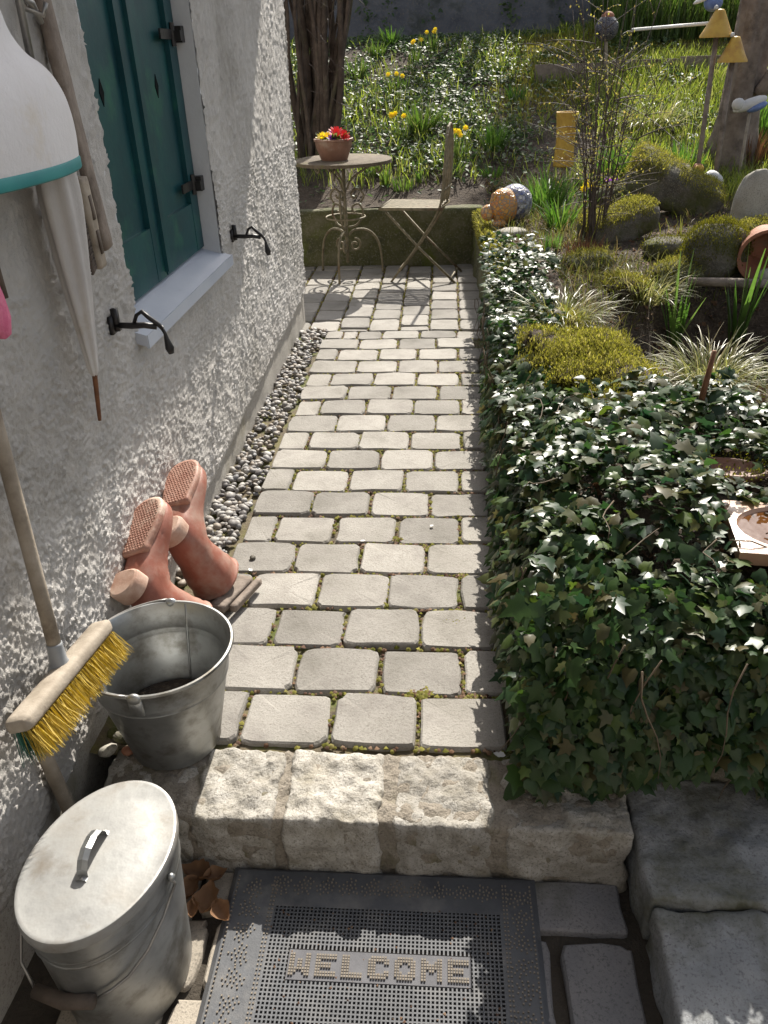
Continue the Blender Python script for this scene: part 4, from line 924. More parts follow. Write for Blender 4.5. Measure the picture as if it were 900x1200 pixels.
Vb, Fs = rockbox((0, 0, 0), (.042, .026, Lb), (4, 3, 16), .006, .002, 9); mk('block', Vb@Rb.T+b1+bd*Lb*.5, Fs, M['wood'], brs)
q = MB()
for k in range(2): q.box(b1+bd*Lb*(.3+.38*k)+Xc*(.014 if Xc[0] > 0 else -.014), (.014, .003, Lb*.26), Rb)
q.build('slots', M['darkwood'], brs)
q = MB()
for k in range(26):
    c = b1+bd*Lb*(.05+.9*k/26)-Yc*.024; q.tube([c, c-Yc*.03+np.array([.003*math.sin(k*3), 0, -.008])], .0035, 5)
o = q.build('bristles', M['darkwood'], brs); o['kind'] = 'stuff'
q = MB(); p_ = onx(30, 10, -.85); q.tube([p_+(0, 0, .03), p_, p_+(.03, .01, -.012), p_+(.04, .012, .01)], [.006, .007, .006, .005], 7); q.tube([p_+(.012, -.02, .015), p_+(.014, .0, .01), p_+(.016, .025, -.025)], [.005, .008, .006], 7); tag(q.build('wall_hook', M['wire'], org=p_), 'steel hook on the wall above the umbrella', 'hook')
q = MB(); p_ = onx(-3, 362, -.80)
V = []; 
q.lathe([(.004, -.055), (.018, -.05), (.026, -.02), (.026, .02), (.016, .055), (.008, .07)], p_, 16, .5, 1.0, wob=lambda a, z: .12*np.sin(9*a+z*260)); tag(q.build('knitted_cloth', M['pink'], org=p_), 'pink knitted cloth hanging at the left edge of the picture', 'cloth')
q = MB(); p2 = onx(0, 330, -.815); q.tube([p2+(0, .0, -.03), p2+(0, -.006, .12)], .008, 8); tag(q.build('stick', M['darkwood'], org=p2), 'thin dark stick above the pink cloth at the left edge', 'stick')

# ================================================================== TABLE AND CHAIR
tc_ = np.array([-.735, 6.33]); tz = .842
tb_ = thing('garden_table', (tc_[0], tc_[1], 0), 'round rusty iron garden table with scrolled pedestal by the low wall', 'table')
q = MB(); q.lathe([(0, tz-.02), (.352, tz-.02), (.36, tz-.026), (.363, tz-.026), (.363, tz-.004), (.355, tz), (0, tz)], (tc_[0], tc_[1], 0), 48); smoothed(q.build('table_top', M['tabletop'], tb_), 30)
q = MB(); q.tube([(tc_[0], tc_[1], .10), (tc_[0], tc_[1], .4), (tc_[0], tc_[1], tz-.02)], [.013, .014, .013], 10); q.build('pedestal', M['chair'], tb_)
def spiral(c, u, r0, turns, a0, sgn, n=26):
    return [c+u*(r0*(1-.75*t)*math.cos(a0+sgn*turns*2*math.pi*t))+np.array([0, 0, 1.])*(r0*(1-.75*t)*math.sin(a0+sgn*turns*2*math.pi*t)) for t in np.linspace(0, 1, n)]
for k in range(3):
    a = R_(-98+120*k); u = np.array([math.cos(a), math.sin(a), 0]); c0 = np.array([tc_[0], tc_[1], 0])
    q = MB(); q.tube(catmull([c0+u*.02+(0, 0, .30), c0+u*.06+(0, 0, .335), c0+u*.16+(0, 0, .33), c0+u*.24+(0, 0, .26), c0+u*.275+(0, 0, .14), c0+u*.285+(0, 0, .0)], 5), .0095, 8)
    q.build('leg', M['chair'], tb_)
    q = MB()
    q.tube(spiral(c0+u*.065+(0, 0, .225), u, .05, 1.25, R_(90), -1), .0085, 6)
    q.tube(catmull([c0+u*.02+(0, 0, .36), c0+u*.09+(0, 0, .375), c0+u*.14+(0, 0, .45), c0+u*.11+(0, 0, .52), c0+u*.06+(0, 0, .51), c0+u*.06+(0, 0, .47), c0+u*.085+(0, 0, .47)], 5), .0085, 6)
    q.tube(catmull([c0+u*.12+(0, 0, .53), c0+u*.15+(0, 0, .58), c0+u*.10+(0, 0, .63), c0+u*.05+(0, 0, .60), c0+u*.07+(0, 0, .565), c0+u*.095+(0, 0, .585)], 5), .0085, 6)
    q.tube(catmull([c0+u*.02+(0, 0, .63), c0+u*.06+(0, 0, .70), c0+u*.16+(0, 0, .76), c0+u*.26+(0, 0, .80), c0+u*.30+(0, 0, .76), c0+u*.27+(0, 0, .73), c0+u*.255+(0, 0, .76)], 5), .0085, 6)
    q.build('scrollwork', M['chair'], tb_)
q = MB(); q.lathe([(.15, .43), (.155, .437), (.15, .444), (.145, .437)], (tc_[0], tc_[1], 0), 24); q.build('ring', M['chair'], tb_)
bp = ony(392, 187, 6.28); pot = thing('flower_bowl', (bp[0], bp[1], tz), 'brown clay bowl of red and yellow flowers on the garden table', 'bowl')
q = MB(); q.lathe([(0, 0), (.095, 0), (.10, .012), (.128, .085), (.135, .125), (.142, .128), (.142, .142), (.134, .144), (.128, .130), (.10, .115), (0, .115)], (bp[0], bp[1], tz), 32); smoothed(q.build('bowl', M['brownpot'], pot), 50)
q = MB(); q.sphere((bp[0], bp[1], tz+.11), (.122, .122, .02), 14); q.build('soil', M['soil'], pot)
def flower(c, r, m, parent, name='flower', n=7, up=(0, 0, 1.), cup=.5):
    Xx, Yy, Zz = frames(np.array([up], float), np.array([[.3, 1, .1]])); Xx, Yy, Zz = Xx[0], Yy[0], Zz[0]; q = MB()
    for lay, (rr, cc) in enumerate(((1, cup), (.7, cup+.35))):
        for k in range(n):
            a = 2*math.pi*(k+.5*lay)/n; d = Xx*math.cos(a)+Yy*math.sin(a); s = np.cross(Zz, d)
            q.add([c, c+(d*.55-s*.32+Zz*cc*.4)*r*rr, c+(d*1.0-s*.12+Zz*cc)*r*rr, c+(d*1.0+s*.12+Zz*cc)*r*rr, c+(d*.55+s*.32+Zz*cc*.4)*r*rr], [(0, 1, 2, 3, 4)])
    return q.build(name, m, parent)
for k, (dx, dy, dz, r, m_) in enumerate([(-.07, -.06, .17, .045, 'yellow'), (-.03, -.03, .175, .04, 'yellow'), (-.085, .0, .165, .035, 'yellow'), (.03, -.07, .185, .05, 'red'), (.075, -.03, .175, .05, 'red'), (.02, .0, .2, .05, 'red'), (.09, -.075, .16, .04, 'red'), (.0, -.09, .165, .035, 'purple'), (.05, .05, .19, .04, 'red'), (-.02, .04, .185, .035, 'purple')]):
    flower(np.array([bp[0]+dx, bp[1]+dy, tz+dz-.02]), r, M[m_], pot, up=(dx*3, dy*3-.3, 1))
n = 60; a = rng.uniform(0, 6.28, n); P = np.stack([bp[0]+.08*np.cos(a), bp[1]+.08*np.sin(a), np.full(n, tz+.11)], 1); dr = np.stack([np.cos(a), np.sin(a), 0*a], 1)
V, F = blades(P, rng.uniform(.05, .1, n), .022, dr, .3, .9, 3, .3); o = mk('leaves', V, F, M['grass'], pot); o['kind'] = 'stuff'
fp = ony(397, 181, 6.25); tag(flower(np.array([fp[0], fp[1], tz+.008]), .035, M['yellow'], None, 'loose_flower', 6, (0, 0, 1), .25), 'loose yellow flower lying on the table top', 'flower')

_n0 = len(bpy.data.objects)
ch = thing('folding_chair', (-.15, 6.25, 0), 'weathered folding iron garden chair facing the table by the low wall', 'chair')
cx0 = -.43; cx1 = .0; sz = .525; ya, yb = 6.06, 6.42; ia = R_(4)
for nm, yy_ in (('near', ya), ('far', yb)):
    q = MB(); q.tube([(.125, yy_+.02, 0), (-.16, yy_+.012, .265), (-.39, yy_+.01, sz-.02)], [.013, .013, .013], 6, flat=.7); q.build('leg', M['chair'], ch)
    q = MB(); q.tube(catmull([(-.36, yy_, 0), (-.17, yy_, .25), (-.01, yy_, sz-.03), (.03, yy_, sz+.12), (.045, yy_+.01*(1 if yy_ == ya else -1), sz+.35), (.05, yy_+(.06 if yy_ == ya else -.06), sz+.48)], 4), .013, 6, flat=.7); q.build('leg', M['chair'], ch)
q = MB(); q.tube(catmull([(.05, ya+.06, sz+.48), (.052, ya+.12, sz+.525), (.053, (ya+yb)/2, sz+.54), (.052, yb-.12, sz+.525), (.05, yb-.06, sz+.48)], 5), .0105, 6)
for k in range(3):
    y_ = ya+.09+.09*k; q.tube(catmull([(.01, y_, sz+.03), (.04, y_+.03*(k-1), sz+.2), (.046, y_-.03*(k-1), sz+.38), (.05, y_, sz+.53)], 5), .009, 5)
q.tube([(.03, ya, sz+.12), (.036, yb, sz+.12)], .007, 5); q.build('backrest', M['chair'], ch)
q = MB(); q.tube([(cx0, ya-.01, sz), (cx1+.02, ya-.01, sz), (cx1+.02, yb+.01, sz), (cx0, yb+.01, sz), (cx0, ya-.01, sz)], .011, 6); q.build('seat_frame', M['chair'], ch)
for k in range(8):
    y_ = ya+.022+k*(yb-ya-.044)/7; q = MB(); q.box(((cx0+cx1+.02)/2, y_, sz+.002), (cx1-cx0, .026, .012)); q.build('seat_slat', M['chair'], ch, smooth=False)
for (x_, z_) in ((-.30, .09), (.09, .03)):
    q = MB(); q.tube([(x_, ya, z_), (x_, yb, z_)], .008, 6); q.build('stretcher', M['chair'], ch)

ch.rotation_euler = (0, 0, R_(-9))

# ================================================================== IVY over the bank
IVT = np.array([(0, 0), (-.22, -.10), (-.50, .06), (-.33, .27), (-.46, .52), (-.19, .56), (0, 1.0), (.19, .56), (.46, .52), (.33, .27), (.50, .06), (.22, -.10)])
def leaf_template(seed):
    g_ = np.random.default_rng(seed); p = IVT*(1+g_.uniform(-.12, .12, (12, 2))); z = -.16*np.abs(p[:, 0])**1.2*g_.uniform(.3, 1.6)-.10*(p[:, 1]-.3)**2*g_.uniform(-.5, 2)+g_.uniform(-.03, .03, 12)
    V = np.c_[p, z]; V = np.concatenate([V, [[0, .32, .03]]]); return V, np.array([(12, i, (i+1) % 12) for i in range(12)])
LT = [leaf_template(k) for k in range(6)]
HV = np.array([(0, 0), (-.24, -.06), (-.42, .12), (-.40, .34), (-.28, .58), (-.13, .80), (0, 1.0), (.13, .80), (.28, .58), (.40, .34), (.42, .12), (.24, -.06)])*[.9, .95]
for k in (2, 5): LT[k][0][:12, :2] = .25*LT[k][0][:12, :2]+.75*HV
def ivy_points():
    Pn = []; Nn = []; Dd = []
    def add(P, N, D): Pn.append(P); Nn.append(N); Dd.append(D)
    # top of the bank
    n = 21000; x = rng.uniform(.235, 1.9, n); y = rng.uniform(1.33, 5.2, n)
    lim = np.interp(y, [1.3, 2.15, 2.5, 2.9, 3.6, 4.4, 5.2], [1.9, 1.9, 1.0, .62, .55, .60, .5])
    lim = lim+.12*vn(np.stack([x, y, 0*x], 1), .2, 31)
    mc = ((x-.56)/.23)**2+((y-2.98)/.36)**2
    k = (x < lim) & (mc > .75+.5*rng.random(n)) & ~((np.abs(x-.86) < .165) & (np.abs(y-1.69) < .13)) & ~((np.abs(x-.80) < .07) & (np.abs(y-2.0) < .10))
    k &= (rng.random(n) < np.where(y > 4.6, .6, 1.0))
    x = x[k]; y = y[k]; z = np.maximum(H(x, np.maximum(y, 1.46)), .30*(x < .4))
    edge = np.minimum((x-.235)/.14, (y-1.33)/.14); z = z+.03-.035*np.clip(1-edge, 0, 1)**2
    z = z+rng.uniform(0, .055, len(x))+.05*np.abs(vn(np.stack([x, y, 0*x], 1), .30, 33))*1.6
    N = np.array([0, -.05, 1.0])+.40*rng.normal(size=(len(x), 3)); D = np.array([-.35, -.8, 0])+.75*rng.normal(size=(len(x), 3)); add(np.stack([x, y, z], 1), N, D)
    # side towards the path
    n = 9500; y = rng.uniform(1.30, 5.15, n); z = rng.uniform(-.02, .47, n)**1.0; b = .5+.5*vn(np.stack([y, z, 0*y], 1), .22, 34)
    x = np.interp(y, [1.3, 2, 3.5, 4.6, 5.2], [.205, .205, .236, .262, .285])-.045*np.sin(np.clip(z/.45, 0, 1)*math.pi)*(1.2-.6*(y > 3.5))*b+rng.uniform(-.02, .06, n)+np.maximum(z-.20, 0)**1.3*.75
    k = (rng.random(n) < np.where(y > 4.5, (5.3-y)*.9, 1.0)*np.where(z < .12, .55, 1))
    P = np.stack([x, y, z], 1)[k]; m_ = len(P); N = np.array([-.75, -.1, .62])+.42*rng.normal(size=(m_, 3)); D = np.array([-.25, -.25, -.9])+.5*rng.normal(size=(m_, 3)); add(P, N, D)
    # front of the bank, hanging
    n = 7500; x = rng.uniform(.18, 1.35, n); z = rng.uniform(-.06, .46, n); b = .5+.5*vn(np.stack([x, z, 0*x], 1), .2, 35)
    low = np.interp(x, [.15, .3, .42, .5, .62, .75, 1.3], [.01, .03, .02, .13, .16, .03, -.02])+.05*vn(np.stack([x, 0*x, 0*x], 1), .06, 36)
    y = 1.345-.075*b*np.sin(np.clip(z/.45, 0, 1)*math.pi)+np.maximum(z-.22, 0)**1.3*.9+rng.uniform(-.05, .045, n)
    k = (z > low) & (rng.random(n) < .75); P = np.stack([x, y, z], 1)[k]; m_ = len(P)
    N = np.array([-.05, -.75, .6])+.4*rng.normal(size=(m_, 3)); D = np.array([0, -.25, -.95])+.45*rng.normal(size=(m_, 3)); add(P, N, D)
    return np.concatenate(Pn), np.concatenate(Nn), np.concatenate(Dd)
IP, IN, ID = ivy_points(); Xx, Yy, Zz = frames(IN, ID); n = len(IP)
IS = np.clip(rng.lognormal(math.log(.034), .36, n), .013, .066)*np.where(IP[:, 1] > 3.2, .85, 1)
ivy = thing('ivy', (.5, 2.2, .42), 'glossy dark green ivy covering the garden bank to the right of the path', 'ivy')
rel = IP-CAM; dep = rel@AF; ix = 450+FPX*(rel@AX)/dep; iy = 600-FPX*(rel@AY)/dep
inside_ = (ix > 10) & (ix < 890) & (iy > 10) & (iy < 1190)
score = np.where(inside_, IS*FPX/dep*(.4+np.abs(np.sum(Zz*nrm(rel), 1))), 0); order = np.argsort(-score); big = order[:300]; rest = order[300:]
LM = []
for V, F in LT:
    me = bpy.data.meshes.new('leaf'); me.from_pydata([tuple(v) for v in V], [], [tuple(int(i) for i in f) for f in F]); me.update(); me.polygons.foreach_set('use_smooth', np.ones(12, bool)); me.materials.append(M['ivy']); LM.append(me)
for j, i in enumerate(big):
    o = bpy.data.objects.new('leaf', LM[j % 6]); col.objects.link(o); o.parent = ivy; s = IS[i]; p = IP[i]-wl(ivy)
    o.matrix_local = Matrix([[Xx[i][r]*s, Yy[i][r]*s, Zz[i][r]*s, p[r]] for r in range(3)]+[[0, 0, 0, 1]])
L = []
for k in range(6):
    q_ = rest[k::6]; L.append(inst(LT[k][0], LT[k][1], IP[q_], Xx[q_], Yy[q_], Zz[q_], IS[q_]))
V, F = cat_vf(L); o = mk('foliage', V, F, M['ivy'], ivy); o['kind'] = 'stuff'
q = MB()
for k in range(75):
    g_ = random.Random(900+k); face = k % 3
    if face == 0: p = np.array([g_.uniform(.25, 1.2), g_.uniform(1.25, 1.34), g_.uniform(.2, .45)]); d = np.array([g_.uniform(-.12, .12), -.02, -.28])
    elif face == 1: p = np.array([.20, g_.uniform(1.4, 4.6), g_.uniform(.25, .46)]); d = np.array([.0, g_.uniform(-.12, .12), -.24])
    else: p = np.array([g_.uniform(.3, 1.0), g_.uniform(1.5, 2.6), .49]); d = np.array([g_.uniform(-.2, .2), g_.uniform(-.2, .2), .0])
    P_ = [p+d*t+np.array([.015*math.sin(5*t+k), .012*math.cos(4*t+k*2), .01*math.sin(7*t+k)]) for t in np.linspace(0, 1, 6)]; q.tube(P_, np.linspace(.0022, .0010, 6), 4)
o = q.build('vines', M['vine'], ivy); o['kind'] = 'stuff'
# leaf litter and soil bits lying on the bank and hill
n = 9000; x = rng.uniform(.35, 3.2, n); y = rng.uniform(1.6, 7.4, n); P = np.stack([x, y, H(x, y)+rng.uniform(0, .012, n)], 1)
Xx, Yy, Zz = frames(np.array([0, 0, 1.])+.45*rng.normal(size=(n, 3)), rng.normal(size=(n, 3))); TVl = np.array([(0, -.5, 0), (.34, 0, .1), (0, .5, .02), (-.34, 0, .12)])
V, F = inst(TVl, [(0, 1, 2, 3)], P, Xx, Yy, Zz, rng.uniform(.012, .04, n)); tag(mk('leaf_litter', V, F, M['litter']), 'brown leaf litter scattered over the soil of the garden bank', 'leaf litter', kind='stuff')

# ================================================================== HILL ground cover
n = 46000; x = rng.uniform(-2.2, 2.6, n); y = rng.uniform(6.75, 11.9, n)
PN = np.stack([x, y, 0*x], 1); dn = vn(PN, .55, 41)+.6*vn(PN, .22, 42)
lawn = sst(.25, .8, x-(.0+.12*(y-8)))*sst(8.6, 9.4, y); bare = sst(7.9, 7.0, y)*.75+sst(.55, 1.1, x)*sst(8.8, 7.6, y)*.5
k = rng.random(n) < np.clip(.62+.55*dn-bare-.5*lawn, .04, 1); x = x[k]; y = y[k]; m_ = len(x); P = np.stack([x, y, H(x, y)+rng.uniform(.01, .09, m_)], 1)
Xx, Yy, Zz = frames(np.array([0, -.05, 1.])+.42*rng.normal(size=(m_, 3)), rng.normal(size=(m_, 3))); TVc = np.array([(0, -.5, 0), (.27, -.1, .06), (.2, .3, .05), (0, .55, 0), (-.2, .3, .05), (-.27, -.1, .06)])
V, F = inst(TVc, [(0, 1, 2, 3), (0, 3, 4, 5)], P, Xx, Yy, Zz, rng.uniform(.03, .062, m_)); tag(mk('ground_cover', V, F, M['cover']), 'low glossy green ground cover leaves over the hill', 'ground cover', kind='stuff')
# mossy lawn on the upper right of the hill
n = 26000; x = rng.uniform(.2, 3.2, n); y = rng.uniform(8.4, 11.9, n); lw = sst(.1, .7, x-(.0+.12*(y-8)))*sst(8.4, 9.2, y); k = rng.random(n) < lw; x = x[k]; y = y[k]; m_ = len(x)
P = np.stack([x, y, H(x, y)-.005], 1); a = rng.uniform(0, 6.28, m_); V, F = blades(P, rng.uniform(.02, .055, m_), rng.uniform(.008, .016, m_), np.stack([np.cos(a), np.sin(a), 0*a], 1), rng.uniform(0, .5, m_), .6, 2, .2)
tag(mk('moss_lawn', V, F, M['moss']), 'yellow green mossy lawn on the upper hill', 'lawn', kind='stuff')
# rough grass meadow on the right slope
n = 30000; x = rng.uniform(1.2, 3.9, n); y = rng.uniform(6.3, 10.1, n); PN = np.stack([x, y, 0*x], 1); k = rng.random(n) < np.clip(.6+.6*vn(PN, .4, 45), .05, 1)*sst(1.2, 1.7, x); x = x[k]; y = y[k]; m_ = len(x)
P = np.stack([x, y, H(x, y)-.01], 1); a = rng.uniform(0, 6.28, m_); V, F = blades(P, rng.uniform(.07, .22, m_), rng.uniform(.006, .012, m_), np.stack([np.cos(a), np.sin(a), 0*a], 1), rng.uniform(0, .4, m_), rng.uniform(.3, 1.6, m_), 3, .15)
tag(mk('meadow_grass', V, F, M['meadow']), 'rough green grass on the right slope behind the rocks', 'grass', kind='stuff')
n = 7000; x = rng.uniform(1.9, 5.2, n); y = rng.uniform(10.6, 12.4, n); P = np.stack([x, y, H(x, y)-.02], 1); a = rng.uniform(0, 6.28, n)
V, F = blades(P, rng.uniform(.35, .75, n), rng.uniform(.012, .022, n), np.stack([np.cos(a), np.sin(a), 0*a], 1), rng.uniform(0, .2, n), rng.uniform(.1, .9, n), 4, .12)
tag(mk('tall_grass', V, F, M['grass']), 'tall green grass beyond the edging board at the top right', 'grass', kind='stuff')

# undergrowth of the bank: fine grass, moss and seedlings between the plants
n = 60000; x = rng.uniform(.36, 3.3, n); y = rng.uniform(2.3, 7.2, n); PN = np.stack([x, y, 0*x], 1)
pq = ((x-1.40)/.60)**2+((y-3.68)/.64)**2; k = (rng.random(n) < np.clip(.42+.75*vn(PN, .38, 81)+.3*vn(PN, .13, 82), .02, 1)) & (pq > .9) & ~((x < .62) & (y < 4.9)) & ~((x < 1.0) & (y < 2.7)); x = x[k]; y = y[k]; m_ = len(x)
P = np.stack([x, y, H(x, y)-.004], 1); a = rng.uniform(0, 6.28, m_); kind = rng.random(m_) < .55; hh_ = np.where(kind, rng.uniform(.012, .03, m_), rng.uniform(.04, .14, m_))
V, F = blades(P, hh_, np.where(kind, .006, .005), np.stack([np.cos(a), np.sin(a), 0*a], 1), rng.uniform(0, .8, m_), rng.uniform(.2, 1.6, m_), 3, .2)
tag(mk('undergrowth', V, F, M['under']), 'fine grass and moss growing between the stones of the bank', 'undergrowth', kind='stuff')
n = 9000; x = rng.uniform(-2, 2.2, n); y = rng.uniform(7.2, 11.6, n); k = rng.random(n) < np.clip(.5+.8*vn(np.stack([x, y, 0*x], 1), .6, 83), .05, 1); x = x[k]; y = y[k]; m_ = len(x)
P = np.stack([x, y, H(x, y)], 1); a = rng.uniform(0, 6.28, m_); V, F = blades(P, rng.uniform(.08, .2, m_), rng.uniform(.007, .014, m_), np.stack([np.cos(a), np.sin(a), 0*a], 1), rng.uniform(0, .5, m_), rng.uniform(.2, 1.3, m_), 3, .2)
tag(mk('hill_grass', V, F, M['meadow']), 'scattered grass blades between the ground cover of the hill', 'grass', kind='stuff')

# creeper hanging on the garden wall
cp = thing('creeper', (1.3, 12.7, 1.7), 'thin creeper hanging over the dark garden wall', 'creeper'); L = []
for k in range(22):
    g_ = np.random.default_rng(1200+k); x0 = g_.uniform(-1.6, 3.6); ln = g_.uniform(.3, 1.3); m_ = int(60*ln); t = g_.random(m_); P = np.stack([x0+.12*np.sin(5*t+k)+.05*g_.normal(size=m_), 12.70+.03*g_.normal(size=m_), 3.15-ln*t*1.3], 1)
    Xx, Yy, Zz = frames(np.array([0, -1., .3])+.5*g_.normal(size=(m_, 3)), g_.normal(size=(m_, 3))+np.array([0, 0, -1.])); L.append(inst(TVc, [(0, 1, 2, 3), (0, 3, 4, 5)], P, Xx, Yy, Zz, g_.uniform(.03, .07, m_)))
V, F = cat_vf(L); o = mk('leaves', V, F, M['cover'], cp); o['kind'] = 'stuff'

# ================================================================== single plants
def clump(name, p, n, h, w, m, label, cat, group=None, r=.06, lean=(.0, .5), bend=(.3, 1.4), segs=5, tip=.12, part='leaves', extra=None):
    t_ = thing(name, p, label, cat, group); a = rng.uniform(0, 6.28, n); rr = r*np.sqrt(rng.random(n))
    P = np.stack([p[0]+rr*np.cos(a), p[1]+rr*np.sin(a), np.full(n, p[2]-.01)], 1); b2 = a+rng.normal(size=n)*.5
    V, F = blades(P, h*rng.uniform(.55, 1.1, n), w*rng.uniform(.7, 1.2, n), np.stack([np.cos(b2), np.sin(b2), 0*b2], 1), rng.uniform(lean[0], lean[1], n), rng.uniform(bend[0], bend[1], n), segs, tip)
    o_ = mk(part, V, F, m, t_); o_['kind'] = 'stuff'; return t_
def pt(px, py): return tp(px, py)
clump('sedge', pt(830, 452), 420, .25, .0055, M['sedge'], 'large arching pale green sedge clump at the edge of the dark pond', 'sedge', None, .09, (.1, .9), (.6, 2.2), 6)
clump('sedge', pt(756, 350), 360, .25, .006, M['sedge'], 'straw coloured sedge clump in the middle of the bank above the moss cushion', 'sedge', None, .12, (.1, .9), (.6, 2.0), 6)
clump('sedge', pt(660, 378), 280, .24, .006, M['sedge'], 'loose pale sedge clump at the path side behind the moss cushion', 'sedge', None, .12, (.1, 1.0), (.6, 2.0), 6)
clump('sedge', pt(768, 150), 300, .34, .010, M['sedge'], 'straw coloured grass tussock on the slope in front of the wooden edging', 'sedge', None, .2, (.1, 1.0), (.6, 2.0), 6)
clump('grass_clump', pt(638, 246), 330, .34, .010, M['brightgrass'], 'big bright green grass clump below the yellow ceramic pillar', 'grass', None, .17, (.0, .6), (.2, 1.2), 5)
clump('grass_clump', pt(655, 268), 60, .26, .020, M['brightgrass'], 'broad leaved green clump right behind the mosaic figure', 'grass', None, .08, (.1, .6), (.2, .9), 5)
clump('shoots', pt(649, 292), 36, .12, .012, M['iris'], 'small yellow green shoots in front of the mosaic figure', 'shoots', None, .07, (0, .2), (0, .3), 3)
t_ = clump('dead_stalks', pt(682, 300), 170, .13, .006, M['dry'], 'tuft of red brown dead stalks with green tips left of the flat rocks', 'dead stalks', None, .11, (0, .6), (0, .7), 3)
clump('iris', pt(790, 402), 12, .46, .024, M['iris'], 'pair of bright iris fans at the left edge of the dark pond', 'iris', None, .035, (0, .45), (0, .25), 5, .1)
clump('iris', pt(862, 400), 15, .50, .026, M['iris'], 'taller iris fan rising from the dark pond at the right', 'iris', None, .035, (0, .4), (0, .25), 5, .1)
clump('dead_stalks', pt(775, 425), 9, .13, .012, M['dry'], 'few orange brown dead leaves beside the left iris', 'dead stalks', None, .04, (0, .5), (0, .3), 3)
clump('dead_stalks', pt(884, 195), 120, .30, .012, M['dry'], 'red brown dry stalks behind the grey upright stone', 'dead stalks', None, .15, (0, .3), (0, .4), 3)
clump('grass_clump', pt(885, 165), 120, .45, .02, M['brightgrass'], 'bright green upright leaves at the right edge below the bird ornament', 'grass', None, .16, (0, .3), (0, .5), 5)
clump('grass_clump', pt(800, 205), 70, .28, .018, M['brightgrass'], 'upright green leaves between the mossy rock and the stump', 'grass', None, .12, (0, .3), (0, .5), 5)
clump('grass_clump', pt(720, 205), 90, .26, .016, M['brightgrass'], 'green leaves behind the crocus at the foot of the twiggy bush', 'grass', None, .14, (0, .4), (0, .6), 5)
for i, (px, py, h, nn_, lb) in enumerate([(458, 46, .30, 60, 'uppermost green leaf clump below the garden wall on the left'), (440, 68, .26, 50, 'green leaf clump high on the left of the hill'), (493, 158, .38, 90, 'largest green leaf clump in the middle of the hill'), (578, 176, .34, 70, 'broad green leaf clump at the right end of the bed'), (452, 216, .22, 18, 'narrow upright green tulip leaves behind the table edge'), (473, 222, .16, 34, 'low spreading green leaf tuft above the wall'), (492, 213, .16, 12, 'short pair of upright leaves between table and chair'), (433, 205, .2, 40, 'green leaf tuft hidden behind the table top'), (530, 205, .22, 24, 'bluish green leaves beside the chair back'), (575, 206, .14, 30, 'low yellow green tuft near the corner of the walls'), (418, 92, .26, 50, 'green leaf clump to the right of the bare stems'), (384, 160, .26, 50, 'green leaf clump at the foot of the bare stems'), (604, 118, .22, 40, 'green tuft on the edge of the mossy lawn'), (690, 222, .2, 40, 'green leaf tuft beside the yellow flowers')]):
    clump('leaf_clump', pt(px, py), int(nn_*1.3), h*.8, .017, M['grass' if i % 3 else 'brightgrass'], lb, 'plant', 'spring leaf clumps on the hill', .09 if nn_ > 20 else .03, (0, .6), (.1, .8), 4, .2)
# daffodils
def daffodil(px, py, h, nf, label):
    p = pt(px, py); h *= .85; t_ = clump('daffodil', p, 34, h, .012, M['grass'], label, 'daffodil', 'daffodils on the hill', .06, (0, .45), (.1, .7), 4, .2)
    for k in range(nf):
        a = random.uniform(0, 6.28); r = random.uniform(.01, .10); q_ = np.array([p[0]+r*math.cos(a), p[1]+r*math.sin(a)-.03, p[2]+h*random.uniform(.85, 1.12)])
        q = MB(); q.tube([p, (p+q_)/2+np.array([0, 0, .03]), q_], .003, 5); q.build('stem', M['iris'], t_)
        f_ = flower(q_, .027, M['yellow'], t_, up=(random.uniform(-.5, .5), -.8, .5), cup=.25)
for a in [(487, 76, .26, 3, 'daffodils beside the upper tree shadow on the hill'), (506, 60, .24, 3, 'highest daffodils just below the garden wall'), (463, 110, .24, 2, 'daffodils in the left middle of the ground cover'), (470, 168, .26, 4, 'daffodils between table and big leaf clump'), (536, 190, .30, 4, 'daffodils standing right behind the chair back'), (475, 108, .2, 1, 'single small daffodil near the tree shadow'), (686, 246, .2, 4, 'yellow flowers behind the left mossy rock')]: daffodil(*a)
p = pt(714, 232); t_ = clump('crocus', p, 12, .10, .006, M['grass'], 'purple crocus in front of the twiggy bush', 'crocus', None, .03)
for k in range(4): flower(p+np.array([.03*math.cos(k*1.7), .03*math.sin(k*1.7), .11]), .035, M['purple'], t_, n=6, cup=1.1)
